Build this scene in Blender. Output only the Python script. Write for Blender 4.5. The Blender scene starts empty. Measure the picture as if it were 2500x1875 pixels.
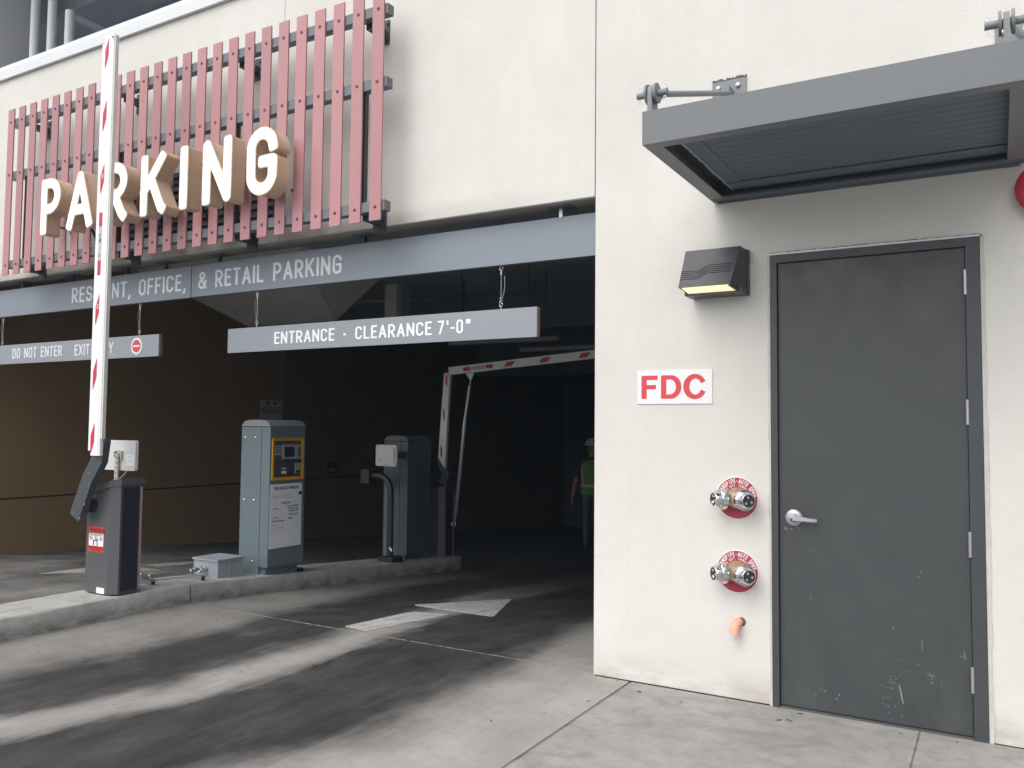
import bpy, bmesh, math, random
from math import sin, cos, pi, radians
from mathutils import Vector, Matrix
from mathutils.geometry import tessellate_polygon

random.seed(7)
sc = bpy.context.scene
COL = sc.collection

# ------------------------------------------------------------------ camera
YAW, PITCH, ROLL = -0.52640102, 0.05255854, 0.00962493
F = Vector((sin(YAW) * cos(PITCH), cos(YAW) * cos(PITCH), sin(PITCH)))
R0 = Vector((cos(YAW), -sin(YAW), 0.0))
U0 = R0.cross(F)
RR = R0 * cos(ROLL) + U0 * sin(ROLL)
UU = U0 * cos(ROLL) - R0 * sin(ROLL)
cam_data = bpy.data.cameras.new('camera')
cam_data.sensor_width = 36.0
cam_data.lens = 29.376
cam_data.clip_start = 0.05
cam_data.clip_end = 1000
cam = bpy.data.objects.new('camera', cam_data)
M = Matrix.Identity(4)
for i in range(3):
    M[i][0], M[i][1], M[i][2] = RR[i], UU[i], -F[i]
M[0][3], M[1][3], M[2][3] = 0.0, -4.76, 1.507
cam.matrix_world = M
COL.objects.link(cam)
sc.camera = cam

# ------------------------------------------------------------------ world, sun, exposure (overcast)
SUN_EL, SUN_AZ = 52.0, 194.0          # azimuth clockwise from +Y
world = bpy.data.worlds.new('World')
sc.world = world
world.use_nodes = True
wt = world.node_tree
wt.nodes.clear()
sky = wt.nodes.new('ShaderNodeTexSky')
sky.sky_type = 'NISHITA'
sky.sun_disc = False
sky.sun_elevation = radians(SUN_EL)
sky.sun_rotation = radians(SUN_AZ)
sky.air_density = 1.0
sky.dust_density = 4.0
sky.ozone_density = 1.0
bw = wt.nodes.new('ShaderNodeRGBToBW')
mx = wt.nodes.new('ShaderNodeMix')
mx.data_type = 'RGBA'
mx.inputs['Factor'].default_value = 0.75
bg = wt.nodes.new('ShaderNodeBackground')
bg.inputs['Strength'].default_value = 0.13
wo = wt.nodes.new('ShaderNodeOutputWorld')
wt.links.new(sky.outputs['Color'], bw.inputs['Color'])
wt.links.new(sky.outputs['Color'], mx.inputs['A'])
wt.links.new(bw.outputs['Val'], mx.inputs['B'])
wt.links.new(mx.outputs['Result'], bg.inputs['Color'])
wt.links.new(bg.outputs['Background'], wo.inputs['Surface'])

sun_data = bpy.data.lights.new('sun', 'SUN')
sun_data.energy = 1.0
sun_data.angle = radians(90)
sun_data.color = (1.0, 0.97, 0.93)
sun = bpy.data.objects.new('sun', sun_data)
sdir = Vector((sin(radians(SUN_AZ)) * cos(radians(SUN_EL)), cos(radians(SUN_AZ)) * cos(radians(SUN_EL)), sin(radians(SUN_EL))))
sun.rotation_euler = sdir.to_track_quat('Z', 'Y').to_euler()
sun.location = (0, -10, 12)
COL.objects.link(sun)

vs = sc.view_settings
vs.view_transform = 'Standard'
vs.look = 'None'
vs.gamma = 1.0
vs.use_curve_mapping = False
vs.exposure = 0.67
sc.cycles.max_bounces = 6
sc.cycles.diffuse_bounces = 4
sc.cycles.glossy_bounces = 3

# ------------------------------------------------------------------ materials
MATS = {}


def mat(name, col, rough=0.6, metal=0.0, var=0.06, vscale=3.0, bump=0.0, bscale=80.0, bump2=0.0, bscale2=15.0,
        spec=0.5, coat=0.0, rv=0.06, emit=None, estr=0.0, stretch=None):
    if name in MATS:
        return MATS[name]
    m = bpy.data.materials.new(name)
    m.use_nodes = True
    nt = m.node_tree
    b = nt.nodes['Principled BSDF']
    b.inputs['Roughness'].default_value = rough
    b.inputs['Metallic'].default_value = metal
    b.inputs['Specular IOR Level'].default_value = spec
    b.inputs['Coat Weight'].default_value = coat
    if emit:
        b.inputs['Emission Color'].default_value = (*emit, 1)
        b.inputs['Emission Strength'].default_value = estr
    tc = nt.nodes.new('ShaderNodeTexCoord')
    src = tc.outputs['Object']
    if stretch:
        mp = nt.nodes.new('ShaderNodeMapping')
        mp.inputs['Scale'].default_value = stretch
        nt.links.new(src, mp.inputs['Vector'])
        src = mp.outputs['Vector']
    n1 = nt.nodes.new('ShaderNodeTexNoise')
    n1.inputs['Scale'].default_value = vscale
    n1.inputs['Detail'].default_value = 6
    n1.inputs['Roughness'].default_value = 0.6
    nt.links.new(src, n1.inputs['Vector'])
    mr = nt.nodes.new('ShaderNodeMapRange')
    mr.inputs['From Min'].default_value = 0.25
    mr.inputs['From Max'].default_value = 0.75
    mr.inputs['To Min'].default_value = 1 - var
    mr.inputs['To Max'].default_value = 1 + var
    nt.links.new(n1.outputs['Fac'], mr.inputs['Value'])
    hs = nt.nodes.new('ShaderNodeHueSaturation')
    hs.inputs['Color'].default_value = (*col, 1)
    nt.links.new(mr.outputs['Result'], hs.inputs['Value'])
    nt.links.new(hs.outputs['Color'], b.inputs['Base Color'])
    rr = nt.nodes.new('ShaderNodeMapRange')
    rr.inputs['From Min'].default_value = 0.3
    rr.inputs['From Max'].default_value = 0.7
    rr.inputs['To Min'].default_value = max(0.02, rough - rv)
    rr.inputs['To Max'].default_value = min(1.0, rough + rv)
    nt.links.new(n1.outputs['Fac'], rr.inputs['Value'])
    nt.links.new(rr.outputs['Result'], b.inputs['Roughness'])
    if bump > 0:
        nb = nt.nodes.new('ShaderNodeTexNoise')
        nb.inputs['Scale'].default_value = bscale
        nb.inputs['Detail'].default_value = 3
        nt.links.new(src, nb.inputs['Vector'])
        h = nb.outputs['Fac']
        if bump2 > 0:
            nb2 = nt.nodes.new('ShaderNodeTexNoise')
            nb2.inputs['Scale'].default_value = bscale2
            nb2.inputs['Detail'].default_value = 4
            nt.links.new(src, nb2.inputs['Vector'])
            ad = nt.nodes.new('ShaderNodeMath')
            ad.operation = 'MULTIPLY_ADD'
            ad.inputs[1].default_value = bump2 / bump
            nt.links.new(nb2.outputs['Fac'], ad.inputs[0])
            nt.links.new(nb.outputs['Fac'], ad.inputs[2])
            h = ad.outputs['Value']
        bp = nt.nodes.new('ShaderNodeBump')
        bp.inputs['Strength'].default_value = min(1.0, bump * 2)
        bp.inputs['Distance'].default_value = 0.004
        nt.links.new(h, bp.inputs['Height'])
        nt.links.new(bp.outputs['Normal'], b.inputs['Normal'])
    MATS[name] = m
    return m


def graph(name):
    m = bpy.data.materials.new(name)
    m.use_nodes = True
    MATS[name] = m
    return m, m.node_tree, m.node_tree.nodes['Principled BSDF']


class G:
    """small helper for node graphs"""

    def __init__(s, nt):
        s.nt = nt

    def n(s, t, **kw):
        nd = s.nt.nodes.new(t)
        for k, v in kw.items():
            setattr(nd, k, v)
        return nd

    def set(s, sock, v):
        if isinstance(v, bpy.types.NodeSocket):
            s.nt.links.new(v, sock)
        else:
            sock.default_value = v

    def math(s, op, a, b=0.0, c=0.0, clamp=False):
        nd = s.n('ShaderNodeMath', operation=op)
        nd.use_clamp = clamp
        s.set(nd.inputs[0], a)
        s.set(nd.inputs[1], b)
        s.set(nd.inputs[2], c)
        return nd.outputs[0]

    def noise(s, vec, scale, detail=5, rough=0.55, dist=0.0):
        nd = s.n('ShaderNodeTexNoise')
        s.set(nd.inputs['Vector'], vec)
        nd.inputs['Scale'].default_value = scale
        nd.inputs['Detail'].default_value = detail
        nd.inputs['Roughness'].default_value = rough
        nd.inputs['Distortion'].default_value = dist
        return nd.outputs['Fac']

    def mapr(s, v, a, b, c=0.0, d=1.0, smooth=False):
        nd = s.n('ShaderNodeMapRange')
        if smooth:
            nd.interpolation_type = 'SMOOTHSTEP'
        s.set(nd.inputs['Value'], v)
        nd.inputs['From Min'].default_value = a
        nd.inputs['From Max'].default_value = b
        nd.inputs['To Min'].default_value = c
        nd.inputs['To Max'].default_value = d
        return nd.outputs['Result']

    def mix(s, f, a, b):
        nd = s.n('ShaderNodeMix', data_type='RGBA')
        s.set(nd.inputs['Factor'], f)
        s.set(nd.inputs['A'], a)
        s.set(nd.inputs['B'], b)
        return nd.outputs['Result']

    def ramp(s, f, stops):
        nd = s.n('ShaderNodeValToRGB')
        s.set(nd.inputs['Fac'], f)
        e = nd.color_ramp.elements
        while len(e) > 1:
            e.remove(e[-1])
        e[0].position = stops[0][0]
        e[0].color = (*[stops[0][1]] * 3, 1)
        for p, v in stops[1:]:
            x = e.new(p)
            x.color = (v, v, v, 1)
        return nd.outputs['Color']

    def scale(s, vec, sx, sy, sz):
        nd = s.n('ShaderNodeMapping')
        s.set(nd.inputs['Vector'], vec)
        nd.inputs['Scale'].default_value = (sx, sy, sz)
        return nd.outputs['Vector']

    def bump(s, h, strength, dist=0.004):
        nd = s.n('ShaderNodeBump')
        nd.inputs['Strength'].default_value = strength
        nd.inputs['Distance'].default_value = dist
        s.set(nd.inputs['Height'], h)
        return nd.outputs['Normal']


def stucco_mat():
    m, nt, b = graph('cream_stucco')
    g = G(nt)
    P = g.n('ShaderNodeTexCoord').outputs['Object']
    fine = g.noise(P, 95, 4, 0.65)
    mid = g.noise(P, 30, 4, 0.6)
    trowel = g.noise(g.scale(P, 1, 1, 0.55), 5, 5, 0.6, 0.6)
    big = g.noise(P, 0.9, 5, 0.6)
    c = g.mix(g.mapr(big, 0.3, 0.7), (0.658, 0.638, 0.598, 1), (0.722, 0.710, 0.678, 1))
    c = g.mix(g.mapr(trowel, 0.35, 0.75, 0, 0.35), c, (0.61, 0.59, 0.55, 1))
    c = g.mix(g.mapr(fine, 0.25, 0.42, 0.22, 0.0), c, (0.46, 0.445, 0.42, 1))
    specks = g.noise(P, 9, 2, 0.4)
    pits = g.math('MULTIPLY', g.mapr(specks, 0.765, 0.79), 0.35)
    c = g.mix(pits, c, (0.36, 0.34, 0.31, 1))
    # water streaks
    st = g.noise(g.scale(P, 5.0, 1, 0.16), 2.2, 4, 0.6)
    c = g.mix(g.mapr(st, 0.62, 0.82, 0, 0.12), c, (0.50, 0.48, 0.45, 1))
    # grime: soot and painted-in shade along the lower lip over the vehicle entrance, splash at the wall foot
    sp = g.n('ShaderNodeSeparateXYZ')
    nt.links.new(P, sp.inputs[0])
    gr = g.noise(g.scale(P, 1.0, 1, 2.5), 3.0, 6, 0.65)
    lip = g.math('MULTIPLY', g.mapr(sp.outputs[2], 3.13, 2.98, 0, 1, True), g.mapr(sp.outputs[0], 1.6, -0.6, 0.15, 1))
    lip = g.math('MULTIPLY', lip, g.math('LESS_THAN', sp.outputs[0], 1.826))
    c = g.mix(g.math('MULTIPLY', lip, g.mapr(gr, 0.30, 0.62, 0.35, 0.85)), c, (0.34, 0.31, 0.275, 1))
    foot = g.math('MULTIPLY', g.mapr(sp.outputs[2], 0.22, 0.0, 0, 1, True), g.mapr(gr, 0.38, 0.64, 0.05, 0.75))
    c = g.mix(foot, c, (0.42, 0.38, 0.33, 1))
    nt.links.new(c, b.inputs['Base Color'])
    b.inputs['Roughness'].default_value = 0.92
    b.inputs['Specular IOR Level'].default_value = 0.25
    h = g.math('ADD', g.math('MULTIPLY', fine, 0.5), g.math('ADD', g.math('MULTIPLY', mid, 0.5), g.math('MULTIPLY', trowel, 0.9)))
    nt.links.new(g.bump(h, 0.58, 0.006), b.inputs['Normal'])
    return m


def drive_mat():
    m, nt, b = graph('driveway_concrete')
    g = G(nt)
    P = g.n('ShaderNodeTexCoord').outputs['Object']
    sp = g.n('ShaderNodeSeparateXYZ')
    nt.links.new(P, sp.inputs[0])
    x, y = sp.outputs[0], sp.outputs[1]
    wob = g.math('MULTIPLY', g.math('SUBTRACT', g.noise(g.scale(P, 1.2, 0.45, 1), 1.3, 3), 0.5), 0.30)
    feather = g.math('MULTIPLY', g.math('SUBTRACT', g.noise(g.scale(P, 9, 0.8, 1), 1.6, 4, 0.55), 0.5), 0.16)
    patch = g.math('MULTIPLY', g.math('SUBTRACT', g.noise(P, 1.9, 6, 0.65), 0.5), 0.30)
    shift_in = g.math('MULTIPLY', g.mapr(y, -0.3, 2.6, 0, 1, True), -0.36)
    shift_out = g.math('MULTIPLY', g.mapr(y, -1.3, -3.0, 0, 1, True), -0.42)
    u = g.math('SUBTRACT', x, g.math('ADD', shift_in, shift_out))
    u = g.math('ADD', u, g.math('ADD', g.math('ADD', wob, patch), feather))
    t = g.math('MULTIPLY', g.math('ADD', u, 6.0), 0.25)
    track = g.ramp(t, [(0.0, .52), (.02, .48), (.06, .36), (.15, .32), (.215, .48), (.27, .93), (.40, 1.0), (.44, .78), (.47, .30),
                       (.50, .04), (.53, .20), (.565, .90), (.62, 1.0), (.76, 1.0), (.81, .72), (.855, .22), (.90, 0.03), (1.0, 0.0)])
    fine_t = g.noise(g.scale(P, 26, 0.55, 1), 1.5, 4, 0.6)
    track = g.math('ADD', track, g.math('MULTIPLY', g.math('SUBTRACT', fine_t, 0.5), 0.26))
    left = g.mapr(x, -6.0, -6.25, 0, 1)          # exit lane left of the island: evenly soiled
    sweep = g.noise(g.scale(P, 1.5, 0.8, 1), 1.4, 5, 0.6)
    exitd = g.mapr(sweep, 0.3, 0.7, 0.45, 0.85)
    k = g.n('ShaderNodeMix', data_type='FLOAT')
    nt.links.new(left, k.inputs['Factor'])
    nt.links.new(track, k.inputs['A'])
    nt.links.new(exitd, k.inputs['B'])
    d = k.outputs['Result']
    brk = g.noise(g.scale(P, 1.6, 0.8, 1), 2.1, 6, 0.66)
    d = g.math('MULTIPLY', d, g.mapr(brk, 0.22, 0.60, 0.86, 1.18), clamp=True)
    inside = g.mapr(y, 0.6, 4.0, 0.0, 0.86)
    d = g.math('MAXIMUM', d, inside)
    n1 = g.noise(P, 2.3, 7, 0.62)
    n2 = g.noise(P, 14, 5, 0.6)
    n3 = g.noise(P, 160, 2, 0.5)
    light = g.mix(g.mapr(n1, 0.3, 0.7), (0.27, 0.258, 0.24, 1), (0.385, 0.375, 0.355, 1))
    light = g.mix(g.mapr(n2, 0.52, 0.72, 0, 0.35), light, (0.22, 0.205, 0.185, 1))
    dark = g.mix(g.mapr(n1, 0.3, 0.7), (0.024, 0.024, 0.026, 1), (0.054, 0.052, 0.052, 1))
    rub = g.noise(g.scale(P, 2.4, 0.5, 1), 3.2, 7, 0.68)
    dark = g.mix(g.mapr(rub, 0.46, 0.74, 0, 0.55), dark, (0.098, 0.094, 0.090, 1))
    dark = g.mix(g.mapr(rub, 0.44, 0.30, 0, 0.6), dark, (0.014, 0.014, 0.015, 1))
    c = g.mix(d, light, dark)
    c = g.mix(g.mapr(n3, 0.62, 0.72, 0, 0.12), c, (0.4, 0.39, 0.37, 1))
    # oil drips and small debris stains
    vo = g.n('ShaderNodeTexVoronoi')
    vo.inputs['Scale'].default_value = 5.2
    nt.links.new(P, vo.inputs['Vector'])
    spots = g.math('MULTIPLY', g.mapr(vo.outputs['Distance'], 0.045, 0.085, 1, 0), g.mapr(n1, 0.42, 0.55))
    c = g.mix(g.math('MULTIPLY', spots, 0.55), c, (0.05, 0.045, 0.04, 1))
    cr = g.noise(g.scale(P, 30, 7, 1), 1.5, 2, 0.5)
    c = g.mix(g.math('MULTIPLY', g.mapr(cr, 0.735, 0.76), 0.7), c, (0.04, 0.04, 0.04, 1))
    nt.links.new(c, b.inputs['Base Color'])
    rgh = g.math('SUBTRACT', 0.84, g.math('MULTIPLY', d, 0.22))
    nt.links.new(rgh, b.inputs['Roughness'])
    b.inputs['Specular IOR Level'].default_value = 0.28
    h = g.math('ADD', g.math('MULTIPLY', n2, 0.7), g.math('MULTIPLY', n3, 0.35))
    nt.links.new(g.bump(h, 0.25, 0.003), b.inputs['Normal'])
    return m


def walk_mat(name, lo, hi, stain, bumpy=0.3, pocks=0.0, foot=False):
    m, nt, b = graph(name)
    g = G(nt)
    P = g.n('ShaderNodeTexCoord').outputs['Object']
    n1 = g.noise(P, 1.7, 7, 0.62, 0.4)
    n2 = g.noise(P, 9, 6, 0.62)
    n3 = g.noise(P, 150, 2, 0.5)
    c = g.mix(g.mapr(n1, 0.28, 0.72), (*lo, 1), (*hi, 1))
    c = g.mix(g.mapr(n2, 0.46, 0.70, 0, 0.55), c, (*stain, 1))
    n4 = g.noise(g.scale(P, 1, 1.6, 1), 3.1, 6, 0.68, 0.8)
    c = g.mix(g.mapr(n4, 0.50, 0.68, 0, 0.55), c, (stain[0] * .95, stain[1] * .90, stain[2] * .84, 1))
    c = g.mix(g.mapr(n3, 0.60, 0.75, 0, 0.18), c, (*[v * 0.6 for v in lo], 1))
    if pocks:
        v = g.noise(P, 22, 3, 0.6)
        c = g.mix(g.math('MULTIPLY', g.mapr(v, 0.66, 0.72), pocks), c, (*[s * 0.5 for s in stain], 1))
    if foot:                                   # tyre rubs and grime along the kerb face
        sp = g.n('ShaderNodeSeparateXYZ')
        nt.links.new(P, sp.inputs[0])
        rel = g.math('ADD', sp.outputs[2], g.math('MULTIPLY', g.math('MAXIMUM', g.math('SUBTRACT', sp.outputs[1], 1.06), 0.0), 0.073))
        side_ = g.mapr(g.noise(g.scale(P, 1, 2.2, 5), 2.5, 6, 0.65), 0.34, 0.62)
        c = g.mix(g.math('MULTIPLY', g.mapr(rel, 0.135, 0.01, 0.0, 0.9, True), side_), c, (0.135, 0.128, 0.112, 1))
    nt.links.new(c, b.inputs['Base Color'])
    b.inputs['Roughness'].default_value = 0.85
    b.inputs['Specular IOR Level'].default_value = 0.3
    h = g.math('ADD', g.math('MULTIPLY', n2, 0.8), g.math('MULTIPLY', n3, 0.4))
    nt.links.new(g.bump(h, bumpy, 0.004), b.inputs['Normal'])
    return m


def door_mat():
    m, nt, b = graph('door_paint')
    g = G(nt)
    P = g.n('ShaderNodeTexCoord').outputs['Object']
    sp = g.n('ShaderNodeSeparateXYZ')
    nt.links.new(P, sp.inputs[0])
    x, z = sp.outputs[0], sp.outputs[2]
    n1 = g.noise(P, 1.4, 5, 0.6)
    c = g.mix(g.mapr(n1, 0.3, 0.7), (0.048, 0.053, 0.057, 1), (0.057, 0.063, 0.067, 1))
    # scuffed, dusty lower third
    low = g.mapr(z, 0.75, 0.05)
    dust = g.noise(g.scale(P, 1.5, 1, 1), 4, 6, 0.65)
    c = g.mix(g.math('MULTIPLY', g.mapr(dust, 0.42, 0.75), g.math('MULTIPLY', low, 0.32)), c, (0.10, 0.108, 0.11, 1))
    # chips
    v1 = g.noise(P, 46, 2, 0.5)
    cl = g.noise(P, 4.2, 3, 0.5)
    chips = g.math('MULTIPLY', g.mapr(v1, 0.69, 0.71), g.math('MULTIPLY', g.mapr(cl, 0.60, 0.68), g.mapr(z, 0.95, 0.35)))
    c = g.mix(g.math('MULTIPLY', chips, 0.35), c, (0.45, 0.46, 0.46, 1))
    v2 = g.noise(g.scale(P, 1, 1, 0.25), 60, 2, 0.5)
    scr = g.math('MULTIPLY', g.mapr(v2, 0.715, 0.73), g.mapr(cl, 0.50, 0.56))
    c = g.mix(g.math('MULTIPLY', scr, g.mapr(z, 1.5, 0.4, 0, 0.4)), c, (0.30, 0.31, 0.31, 1))
    gx = g.math('SUBTRACT', x, 3.06)
    gz = g.math('SUBTRACT', z, 1.02)
    rad = g.math('SQRT', g.math('ADD', g.math('MULTIPLY', gx, gx), g.math('MULTIPLY', g.math('MULTIPLY', gz, gz), 0.35)))
    hand = g.math('MULTIPLY', g.mapr(rad, 0.20, 0.02, 0, 1, True), g.mapr(dust, 0.36, 0.60))
    c = g.mix(g.math('MULTIPLY', hand, 0.45), c, (0.032, 0.033, 0.034, 1))
    kick = g.noise(g.scale(P, 3.5, 1, 0.5), 3.0, 5, 0.65)
    c = g.mix(g.math('MULTIPLY', g.mapr(kick, 0.56, 0.70), g.mapr(z, 0.45, 0.05, 0, 0.5)), c, (0.030, 0.031, 0.032, 1))
    nt.links.new(c, b.inputs['Base Color'])
    nt.links.new(g.math('ADD', g.mapr(dust, 0.3, 0.7, 0.34, 0.52), g.math('MULTIPLY', hand, 0.12)), b.inputs['Roughness'])
    hh = g.math('ADD', g.math('MULTIPLY', g.noise(P, 220, 2), 0.06), g.math('MULTIPLY', g.noise(P, 2.6, 3), 2.2))
    nt.links.new(g.bump(hh, 0.5, 0.003), b.inputs['Normal'])
    return m


STUCCO = stucco_mat()
DRIVE = drive_mat()
WALK = walk_mat('sidewalk_concrete', (0.285, 0.277, 0.264), (0.375, 0.366, 0.350), (0.205, 0.194, 0.180))
KERB = walk_mat('kerb_concrete', (0.34, 0.338, 0.322), (0.46, 0.458, 0.44), (0.27, 0.265, 0.25), 0.45, 0.35, True)
DOOR = door_mat()
GROUND = walk_mat('street_concrete', (0.22, 0.22, 0.21), (0.28, 0.28, 0.27), (0.18, 0.18, 0.17))
SLAT = mat('red_slat_paint', (0.435, 0.215, 0.226), 0.36, var=0.035, vscale=1.2, rv=0.0, spec=0.4)
SCREW = mat('dark_red_screw', (0.14, 0.045, 0.045), 0.5)
_nt = SLAT.node_tree
_oi = _nt.nodes.new('ShaderNodeObjectInfo')
_mr = _nt.nodes.new('ShaderNodeMapRange')
_mr.inputs['To Min'].default_value = 0.90
_mr.inputs['To Max'].default_value = 1.07
_nt.links.new(_oi.outputs['Random'], _mr.inputs['Value'])
_hs = [n_ for n_ in _nt.nodes if n_.type == 'HUE_SAT'][0]
_mu = _nt.nodes.new('ShaderNodeMath')
_mu.operation = 'MULTIPLY'
_old = _hs.inputs['Value'].links[0].from_socket
_nt.links.new(_old, _mu.inputs[0])
_nt.links.new(_mr.outputs['Result'], _mu.inputs[1])
_nt.links.new(_mu.outputs['Value'], _hs.inputs['Value'])
RAIL = mat('rail_grey_paint', (0.135, 0.150, 0.175), 0.42, var=0.06)
DARKSTEEL = mat('dark_steel_paint', (0.045, 0.05, 0.06), 0.45, var=0.08)
CAP = mat('white_coping_metal', (0.68, 0.70, 0.715), 0.45, var=0.03)
SIGNGREY = mat('sign_grey_paint', (0.212, 0.246, 0.288), 0.38, var=0.05, vscale=1.2, bump=0.02, bscale=150)
SIGNLT = mat('hanging_sign_grey', (0.270, 0.290, 0.325), 0.38, var=0.03, vscale=1.5)
SIGNEDGE = mat('sign_edge_tan', (0.17, 0.135, 0.09), 0.6)
LETGREY = mat('pale_grey_lettering', (0.66, 0.70, 0.74), 0.5, var=0.06, vscale=6)
LETWHITE = mat('white_lettering', (0.82, 0.84, 0.86), 0.5, var=0.03)
GOLD = mat('gold_return_paint', (0.62, 0.485, 0.345), 0.34, 0.0, var=0.06, vscale=2.5, coat=0.35)
GOLDTRIM = mat('gold_trim_metal', (0.66, 0.55, 0.40), 0.3, 0.4, var=0.05)
FACEWHITE = mat('white_acrylic', (0.86, 0.86, 0.86), 0.25, var=0.01, emit=(1, 0.99, 0.97), estr=0.3)
CANOPY = mat('canopy_grey_paint', (0.148, 0.160, 0.174), 0.48, var=0.06, vscale=1.3, bump=0.03, bscale=160)
DECK = mat('canopy_deck_grey', (0.120, 0.145, 0.172), 0.75, var=0.10, vscale=2.5)
RODM = mat('rod_grey_paint', (0.21, 0.225, 0.235), 0.5, var=0.08)
GALV = mat('galvanised_steel', (0.46, 0.48, 0.49), 0.36, 0.8, var=0.15, vscale=30)
CHROME = mat('chrome', (0.72, 0.72, 0.73), 0.12, 1.0, var=0.05, vscale=10)
BRASS = mat('dull_brass', (0.48, 0.40, 0.27), 0.35, 0.7, var=0.12, vscale=20)
BLACK = mat('black_plastic', (0.018, 0.019, 0.022), 0.5)
REDP = mat('red_disc_paint', (0.40, 0.035, 0.065), 0.40, var=0.05)
REDBELL = mat('red_bell_paint', (0.50, 0.03, 0.045), 0.30, coat=0.3)
REDFILM = mat('red_reflective_film', (0.55, 0.03, 0.07), 0.4, var=0.05)
REDTEXT = mat('red_vinyl', (0.66, 0.055, 0.075), 0.5, var=0.03)
WHITEP = mat('white_sign_plastic', (0.78, 0.80, 0.81), 0.4, var=0.02)
ARMW = mat('white_arm_paint', (0.84, 0.84, 0.835), 0.42, var=0.03, vscale=2)
ARMSIDE = mat('arm_edge_rubber', (0.66, 0.66, 0.63), 0.6, var=0.05)
CABGREY = mat('cabinet_grey_paint', (0.088, 0.089, 0.097), 0.50, var=0.05, bump=0.05, bscale=250)
CABDARK = mat('cabinet_navy_panel', (0.012, 0.015, 0.025), 0.62, var=0.1, bump=0.05, bscale=200)
ARMBRK = mat('arm_bracket_paint', (0.062, 0.068, 0.078), 0.5, var=0.05, bump=0.04, bscale=250)
PAYGREY = mat('pay_station_grey', (0.136, 0.180, 0.203), 0.45, var=0.04, bump=0.03, bscale=250)
PAYCAP = mat('pay_cap_grey', (0.23, 0.24, 0.25), 0.5, var=0.04)
YELLOW = mat('yellow_bezel', (0.62, 0.29, 0.03), 0.42, var=0.05)
PANELDK = mat('panel_charcoal', (0.06, 0.064, 0.075), 0.5)
PANELLT = mat('panel_light_grey', (0.30, 0.30, 0.31), 0.45)
SCREEN = mat('screen_glass', (0.02, 0.028, 0.045), 0.1, spec=0.7)
INK = mat('black_ink', (0.03, 0.03, 0.035), 0.7)
INKSOFT = mat('grey_ink', (0.20, 0.20, 0.22), 0.7)
PAPER = mat('white_card', (0.84, 0.85, 0.88), 0.45, var=0.02)
STICKRED = mat('sticker_red', (0.62, 0.045, 0.03), 0.45)
BOXGREY = mat('junction_box_grey', (0.32, 0.36, 0.40), 0.42, var=0.05, vscale=6)
READER = mat('reader_panel_white', (0.62, 0.62, 0.62), 0.5, var=0.03)
CREAM = mat('reader_mount_cream', (0.50, 0.475, 0.41), 0.55)
ORANGE = mat('orange_pipe_plastic', (0.84, 0.42, 0.30), 0.55, var=0.05)
LAMPB = mat('lamp_bronze_paint', (0.052, 0.053, 0.064), 0.38, var=0.06, bump=0.04, bscale=250)
LENS = mat('lamp_lens', (0.8, 0.75, 0.5), 0.3, emit=(1.0, 0.88, 0.52), estr=0.50)
HANDLE = mat('satin_handle_metal', (0.46, 0.475, 0.52), 0.38, 0.55, var=0.04)
HINGE = mat('hinge_steel', (0.50, 0.51, 0.54), 0.34, 0.65, var=0.1, vscale=20)
CAULK = mat('caulk_white', (0.55, 0.54, 0.50), 0.7, var=0.12, vscale=12)
FLASH = mat('head_flashing', (0.55, 0.57, 0.60), 0.4, 0.3, var=0.05)
BROWN = mat('brown_wall_paint', (0.270, 0.172, 0.082), 0.8, var=0.12, vscale=1.5, bump=0.08, bscale=60)
INNER = mat('garage_dark_concrete', (0.25, 0.30, 0.37), 0.85, var=0.15, vscale=1.2, bump=0.1, bscale=30)
CEIL = mat('garage_ceiling_concrete', (0.33, 0.37, 0.41), 0.85, var=0.15, vscale=1.0, bump=0.08, bscale=30)
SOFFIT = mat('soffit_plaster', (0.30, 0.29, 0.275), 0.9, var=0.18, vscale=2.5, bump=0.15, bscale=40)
UPPER = mat('upper_level_concrete', (0.40, 0.43, 0.48), 0.85, var=0.1)
PIPEG = mat('grey_pvc_pipe', (0.62, 0.63, 0.66), 0.5, var=0.05)
WALLGREY = mat('upper_column_grey', (0.56, 0.56, 0.55), 0.85, var=0.08, vscale=1.5)
PAINTW = None
VEST = mat('green_safety_vest', (0.11, 0.29, 0.09), 0.7)
VESTSTRIPE = mat('reflective_stripe', (0.65, 0.45, 0.35), 0.4)
HAT = mat('white_hard_hat', (0.6, 0.6, 0.6), 0.35)
SKIN = mat('skin', (0.33, 0.19, 0.14), 0.6)
SHIRT = mat('dark_shirt', (0.03, 0.03, 0.036), 0.85)
TROUSER = mat('blue_grey_trousers', (0.075, 0.095, 0.11), 0.85)
CABLE = mat('black_cable', (0.03, 0.025, 0.025), 0.5)
SEALANT = walk_mat('joint_sealant', (0.15, 0.146, 0.14), (0.30, 0.295, 0.28), (0.07, 0.07, 0.068), 0.6, 0.9)


def paint_mat():
    m, nt, b = graph('worn_road_paint')
    g = G(nt)
    P = g.n('ShaderNodeTexCoord').outputs['Object']
    a = g.noise(P, 5.0, 6, 0.65)
    s = g.noise(g.scale(P, 7, 1.2, 1), 2.0, 5, 0.6)
    c = g.mix(g.mapr(a, 0.35, 0.7), (0.56, 0.56, 0.55, 1), (0.44, 0.44, 0.43, 1))
    c = g.mix(g.mapr(s, 0.48, 0.72, 0, 0.7), c, (0.25, 0.247, 0.24, 1))
    w = g.noise(P, 9, 6, 0.7)
    c = g.mix(g.mapr(w, 0.56, 0.66, 0, 0.75), c, (0.16, 0.156, 0.15, 1))
    nt.links.new(c, b.inputs['Base Color'])
    b.inputs['Roughness'].default_value = 0.75
    return m


PAINTW = paint_mat()
PAINTEXIT = mat('faded_road_paint', (0.30, 0.29, 0.27), 0.8, var=0.25, vscale=6)

# ------------------------------------------------------------------ object helpers


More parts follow.
